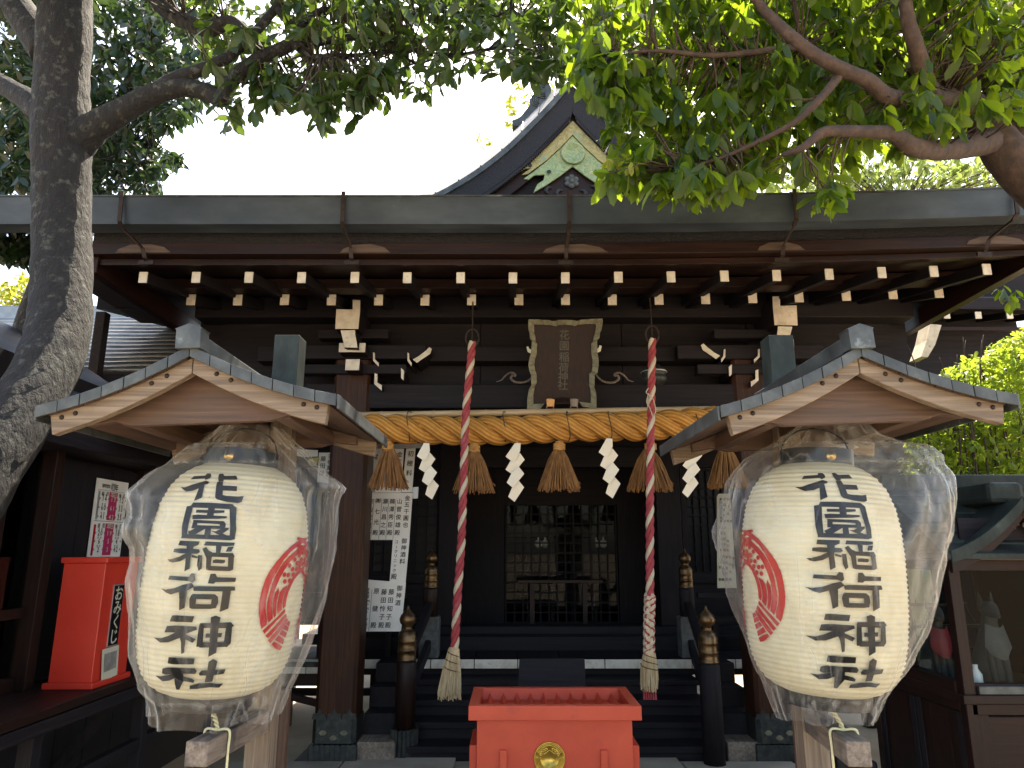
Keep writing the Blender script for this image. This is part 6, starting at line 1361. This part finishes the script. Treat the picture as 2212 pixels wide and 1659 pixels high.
# evergreen behind it, over the office roof
bt = thing('evergreen_tree', (-4.6, 6.3, 0), 'dense dark evergreen tree behind the leaning trunk', 'tree')
q = [Vector((-4.7, 6.4, 0)), Vector((-4.6, 6.3, 2)), Vector((-4.4, 6.3, 4)), Vector((-4.0, 6.2, 5.2)), Vector((-3.6, 6.1, 6.4))]
Pb = smoothpath(q, 6); mb = MB().tube(Pb, lerpr([.2, .17, .13, .1, .05], 6), 12, jit=.04); Pb2 = smoothpath([Vector((-4.4, 6.3, 4)), at(150, 250, 6.0), at(330, 330, 6.0)], 8); mb.tube(Pb2, lerpr([.09, .05, .02], 8), 8); Pb3 = smoothpath([Vector((-4.4, 6.3, 4)), at(60, 100, 6.2), at(120, -40, 6.2)], 8); mb.tube(Pb3, lerpr([.09, .06, .03], 8), 8); mb.build('trunk', 'bark_left', bt, smooth=True)
cl = scatter([(-60, -40), (470, -40), (450, 110), (440, 200), (410, 250), (360, 275), (330, 300), (250, 300), (200, 330), (200, 400), (-60, 420)], (5.0, 6.8), 1150, 7, .125, rg, .55)
cl += scatter([(190, 300), (300, 300), (380, 330), (395, 355), (330, 380), (345, 410), (300, 425), (190, 425)], (5.3, 6.5), 190, 7, .10, rg, .5)
cl += scatter([(-40, 500), (70, 500), (72, 560), (45, 570), (20, 555), (-40, 540)], (4.9, 5.4), 50, 7, .11, rg, .8)
twigs(cl[::2], Pb + Pb2 + Pb3, bt, .7, rg, .004)
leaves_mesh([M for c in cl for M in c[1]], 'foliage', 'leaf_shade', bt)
# tree on the right, hanging over the front
rt = thing('broadleaf_tree', (3.6, 3.6, 0), 'large glossy-leaved tree overhanging from the right edge', 'tree')
mr0 = MB(); Pr = smoothpath([Vector((3.75, 3.5, 0)), Vector((3.65, 3.45, 1.6)), at(2420, 560, 3.4), at(2290, 430, 3.4), at(2200, 360, 3.38), at(2140, 290, 3.35), at(2100, 235, 3.3), at(2040, 212, 3.2), at(1990, 205, 3.15)], 6); mr0.tube(Pr, lerpr([.26, .22, .19, .15, .112, .095, .078, .058, .045], 6), 18, jit=.04)
mr1, Q1 = limb([(2135, 305, 3.3), (2060, 322, 3.1), (1980, 320, 2.9), (1930, 290, 2.8), (1880, 285, 2.75), (1800, 283, 2.7), (1770, 290, 2.7), (1735, 318, 2.7), (1690, 335, 2.75)], [.07, .05, .045, .032, .028, .024, .022, .016, .01], 10)
mr2, Q2 = limb([(2050, 213, 3.2), (1965, 215, 2.95), (1915, 208, 2.8), (1875, 175, 2.72), (1820, 150, 2.66), (1760, 118, 2.62), (1700, 70, 2.6), (1650, 20, 2.6), (1610, -30, 2.6)], [.05, .04, .036, .032, .03, .027, .024, .02, .016], 10)
mr3, Q3 = limb([(2010, 210, 3.08), (1995, 165, 2.9), (1980, 110, 2.78), (1962, 45, 2.7), (1950, -30, 2.65)], [.05, .042, .036, .03, .026], 10)
mr4, Q4 = limb([(2100, 240, 3.35), (2060, 140, 3.5), (2000, 90, 3.6), (1900, 140, 3.7), (1800, 170, 3.7), (1700, 175, 3.7), (1600, 190, 3.7)], [.07, .06, .055, .05, .045, .03, .02], 10)
mr5, Q5 = limb([(2200, 300, 3.6), (2140, 120, 3.7), (2100, 60, 3.8), (2030, 70, 3.9), (1960, 20, 4.0)], [.1, .09, .08, .06, .05], 10)
mr6, Q6 = limb([(1815, 160, 2.68), (1770, 215, 2.68), (1715, 265, 2.72), (1640, 305, 2.8), (1560, 340, 2.86), (1470, 365, 2.85)], [.02, .018, .014, .012, .008, .005], 8)
mr7, Q7 = limb([(1730, 100, 2.88), (1650, 110, 2.86), (1540, 120, 2.84), (1420, 110, 2.82), (1320, 120, 2.85)], [.018, .015, .012, .009, .005], 8)
merge([mr0, mr1, mr2, mr3, mr4, mr5, mr6, mr7]).build('trunk', 'bark_right', rt, smooth=True)
rg = random.Random(9)
big = [(1240, -40), (2260, -40), (2260, 280), (2130, 240), (2060, 270), (1990, 300), (1930, 330), (1850, 345), (1790, 370), (1700, 365), (1620, 385), (1560, 395), (1480, 395), (1400, 385), (1380, 330), (1420, 290), (1380, 255), (1330, 225), (1290, 200), (1245, 130)]
cl = scatter(big, (2.78, 4.1), 860, 7, .116, rg, .85, .85)
cl += scatter([(1330, -40), (2330, -40), (2300, -330), (1900, -420), (1500, -300)], (2.5, 3.5), 420, 7, .12, rg, .75, .9)
cl += scatter([(1250, -40), (2240, -40), (2240, 200), (1900, 260), (1500, 260), (1330, 180)], (3.3, 4.6), 280, 7, .12, rg, .75, .9)
cl += scatter([(1420, -40), (2260, -40), (2260, 230), (1900, 250), (1600, 220), (1450, 120)], (3.5, 4.3), 330, 7, .12, rg, .75, .9)
cl += scatter([(1300, 360), (1400, 340), (1620, 370), (1700, 350), (1600, 400), (1545, 425), (1480, 420), (1400, 400), (1320, 385)], (2.75, 3.3), 80, 6, .112, rg, .7)
cl += scatter([(1240, 60), (1330, 60), (1420, 240), (1330, 250), (1270, 210)], (2.7, 3.3), 55, 6, .125, rg, .9)
cl += scatter([(1262, 90), (1400, 90), (1430, 330), (1335, 345), (1300, 270)], (2.75, 3.4), 60, 6, .112, rg, .85)
cl += scatter([(1755, 390), (1815, 390), (1815, 432), (1765, 438)], (2.7, 2.95), 8, 5, .11, rg, .6)
cl += scatter([(2150, 628), (2230, 620), (2230, 655), (2170, 660)], (4.2, 4.6), 6, 5, .085, rg, .8)
lv = [M for c in cl for M in c[1]]
twigs(cl, Q1 + Q2 + Q3 + Q4 + Q6 + Q7, rt, .6, rg, .003, 'bark_right')
leaves_mesh(single_leaves(lv, rt, 'leaf_right', 300, rg), 'foliage', 'leaf_right', rt)
cl = scatter([(1290, 330), (1370, 335), (1385, 395), (1320, 400)], (2.75, 3.0), 12, 5, .055, rg, .2)
leaves_mesh([M for c in cl for M in c[1]], 'young_leaves', 'leaf_yellow', rt)
# sunlit trees beyond the roof, yellow-leaved trees, hedge
def far_tree(name, label, base, poly, yr, n, per, size, mat, top):
    t = thing(name, base, label, 'tree'); c0 = Vector(base); P = smoothpath([c0, c0 + Vector((.1, 0, top * .4)), c0 + Vector((-.05, 0, top * .8)), c0 + Vector((.1, 0, top))], 5)
    MB().tube(P, lerpr([.16, .13, .09, .04], 5), 10, jit=.05).build('trunk', 'bark_right', t, smooth=True)
    cl = scatter(poly, yr, n, per, size, rg, .4); twigs(cl[::3], P[6:], t, 3.0, rg, .007, 'bark_right'); leaves_mesh([M for c in cl for M in c[1]], 'foliage', mat, t); return t
far_tree('maple_tree', 'sunlit pale green tree above the gutter at the right', (6.4, 11.0, 0), [(1560, 330), (1750, 335), (1900, 310), (2080, 320), (2150, 340), (2300, 330), (2300, 445), (1560, 445)], (9.6, 12.2), 620, 7, .15, 'leaf_pale', 7.0)
far_tree('broadleaf_tree', 'sunlit green tree glimpsed through the right-hand foliage', (7.2, 13.4, 0), [(1400, 90), (2250, 60), (2250, 340), (1900, 330), (1500, 360), (1420, 250)], (12.5, 14.5), 420, 7, .17, 'leaf_hedge', 8.0)
far_tree('yellow_tree', 'yellow-leaved tree showing beside the gable scroll', (1.1, 13.4, 0), [(1100, 190), (1130, 165), (1150, 130), (1190, 110), (1230, 90), (1260, 110), (1230, 250), (1150, 260), (1100, 285), (1085, 265)], (12.8, 13.8), 110, 7, .13, 'leaf_yellow', 9.0)
far_tree('yellow_tree', 'small yellow-leaved treetop peeping over the left roof slope', (-.3, 14.2, 0), [(1030, 292), (1042, 290), (1062, 312), (1050, 322), (1036, 318)], (14.0, 14.4), 10, 6, .11, 'leaf_yellow', 8.3)
far_tree('yellow_tree', 'bright yellow tree far off left of the leaning trunk', (-7.2, 10.6, 0), [(-40, 625), (20, 612), (40, 600), (80, 590), (90, 720), (-40, 720)], (9.8, 11.4), 170, 7, .13, 'leaf_yellow', 5.0)
hd = thing('hedge', (4.9, 6.6, 0), 'sunlit bright green hedge behind the glass display case', 'hedge')
hp = [(2010, 835), (2060, 795), (2110, 765), (2160, 745), (2260, 690), (2260, 1090), (1960, 1090), (1950, 1000), (1985, 900)]
cl = scatter(hp, (5.8, 7.2), 1900, 7, .078, rg, .0, 1.1)
m = MB()
for i in range(46):
    c = at(rg.uniform(1975, 2240), rg.uniform(800, 1000), rg.uniform(5.9, 7.0)); b0 = Vector((c.x + rg.uniform(-.15, .15), c.y + rg.uniform(-.1, .1), .2)); m.tube(smoothpath([b0, b0.lerp(c, .6) + Vector((rg.uniform(-.08, .08), 0, 0)), c, c + Vector((rg.uniform(-.1, .1), 0, .35))], 3), lerpr([.012, .009, .007, .003], 3), 5)
o = m.build('stem', 'bark_right', hd, solid=False, smooth=True); o['kind'] = 'stuff'
leaves_mesh([M for c in cl for M in c[1]], 'foliage', 'leaf_hedge', hd)
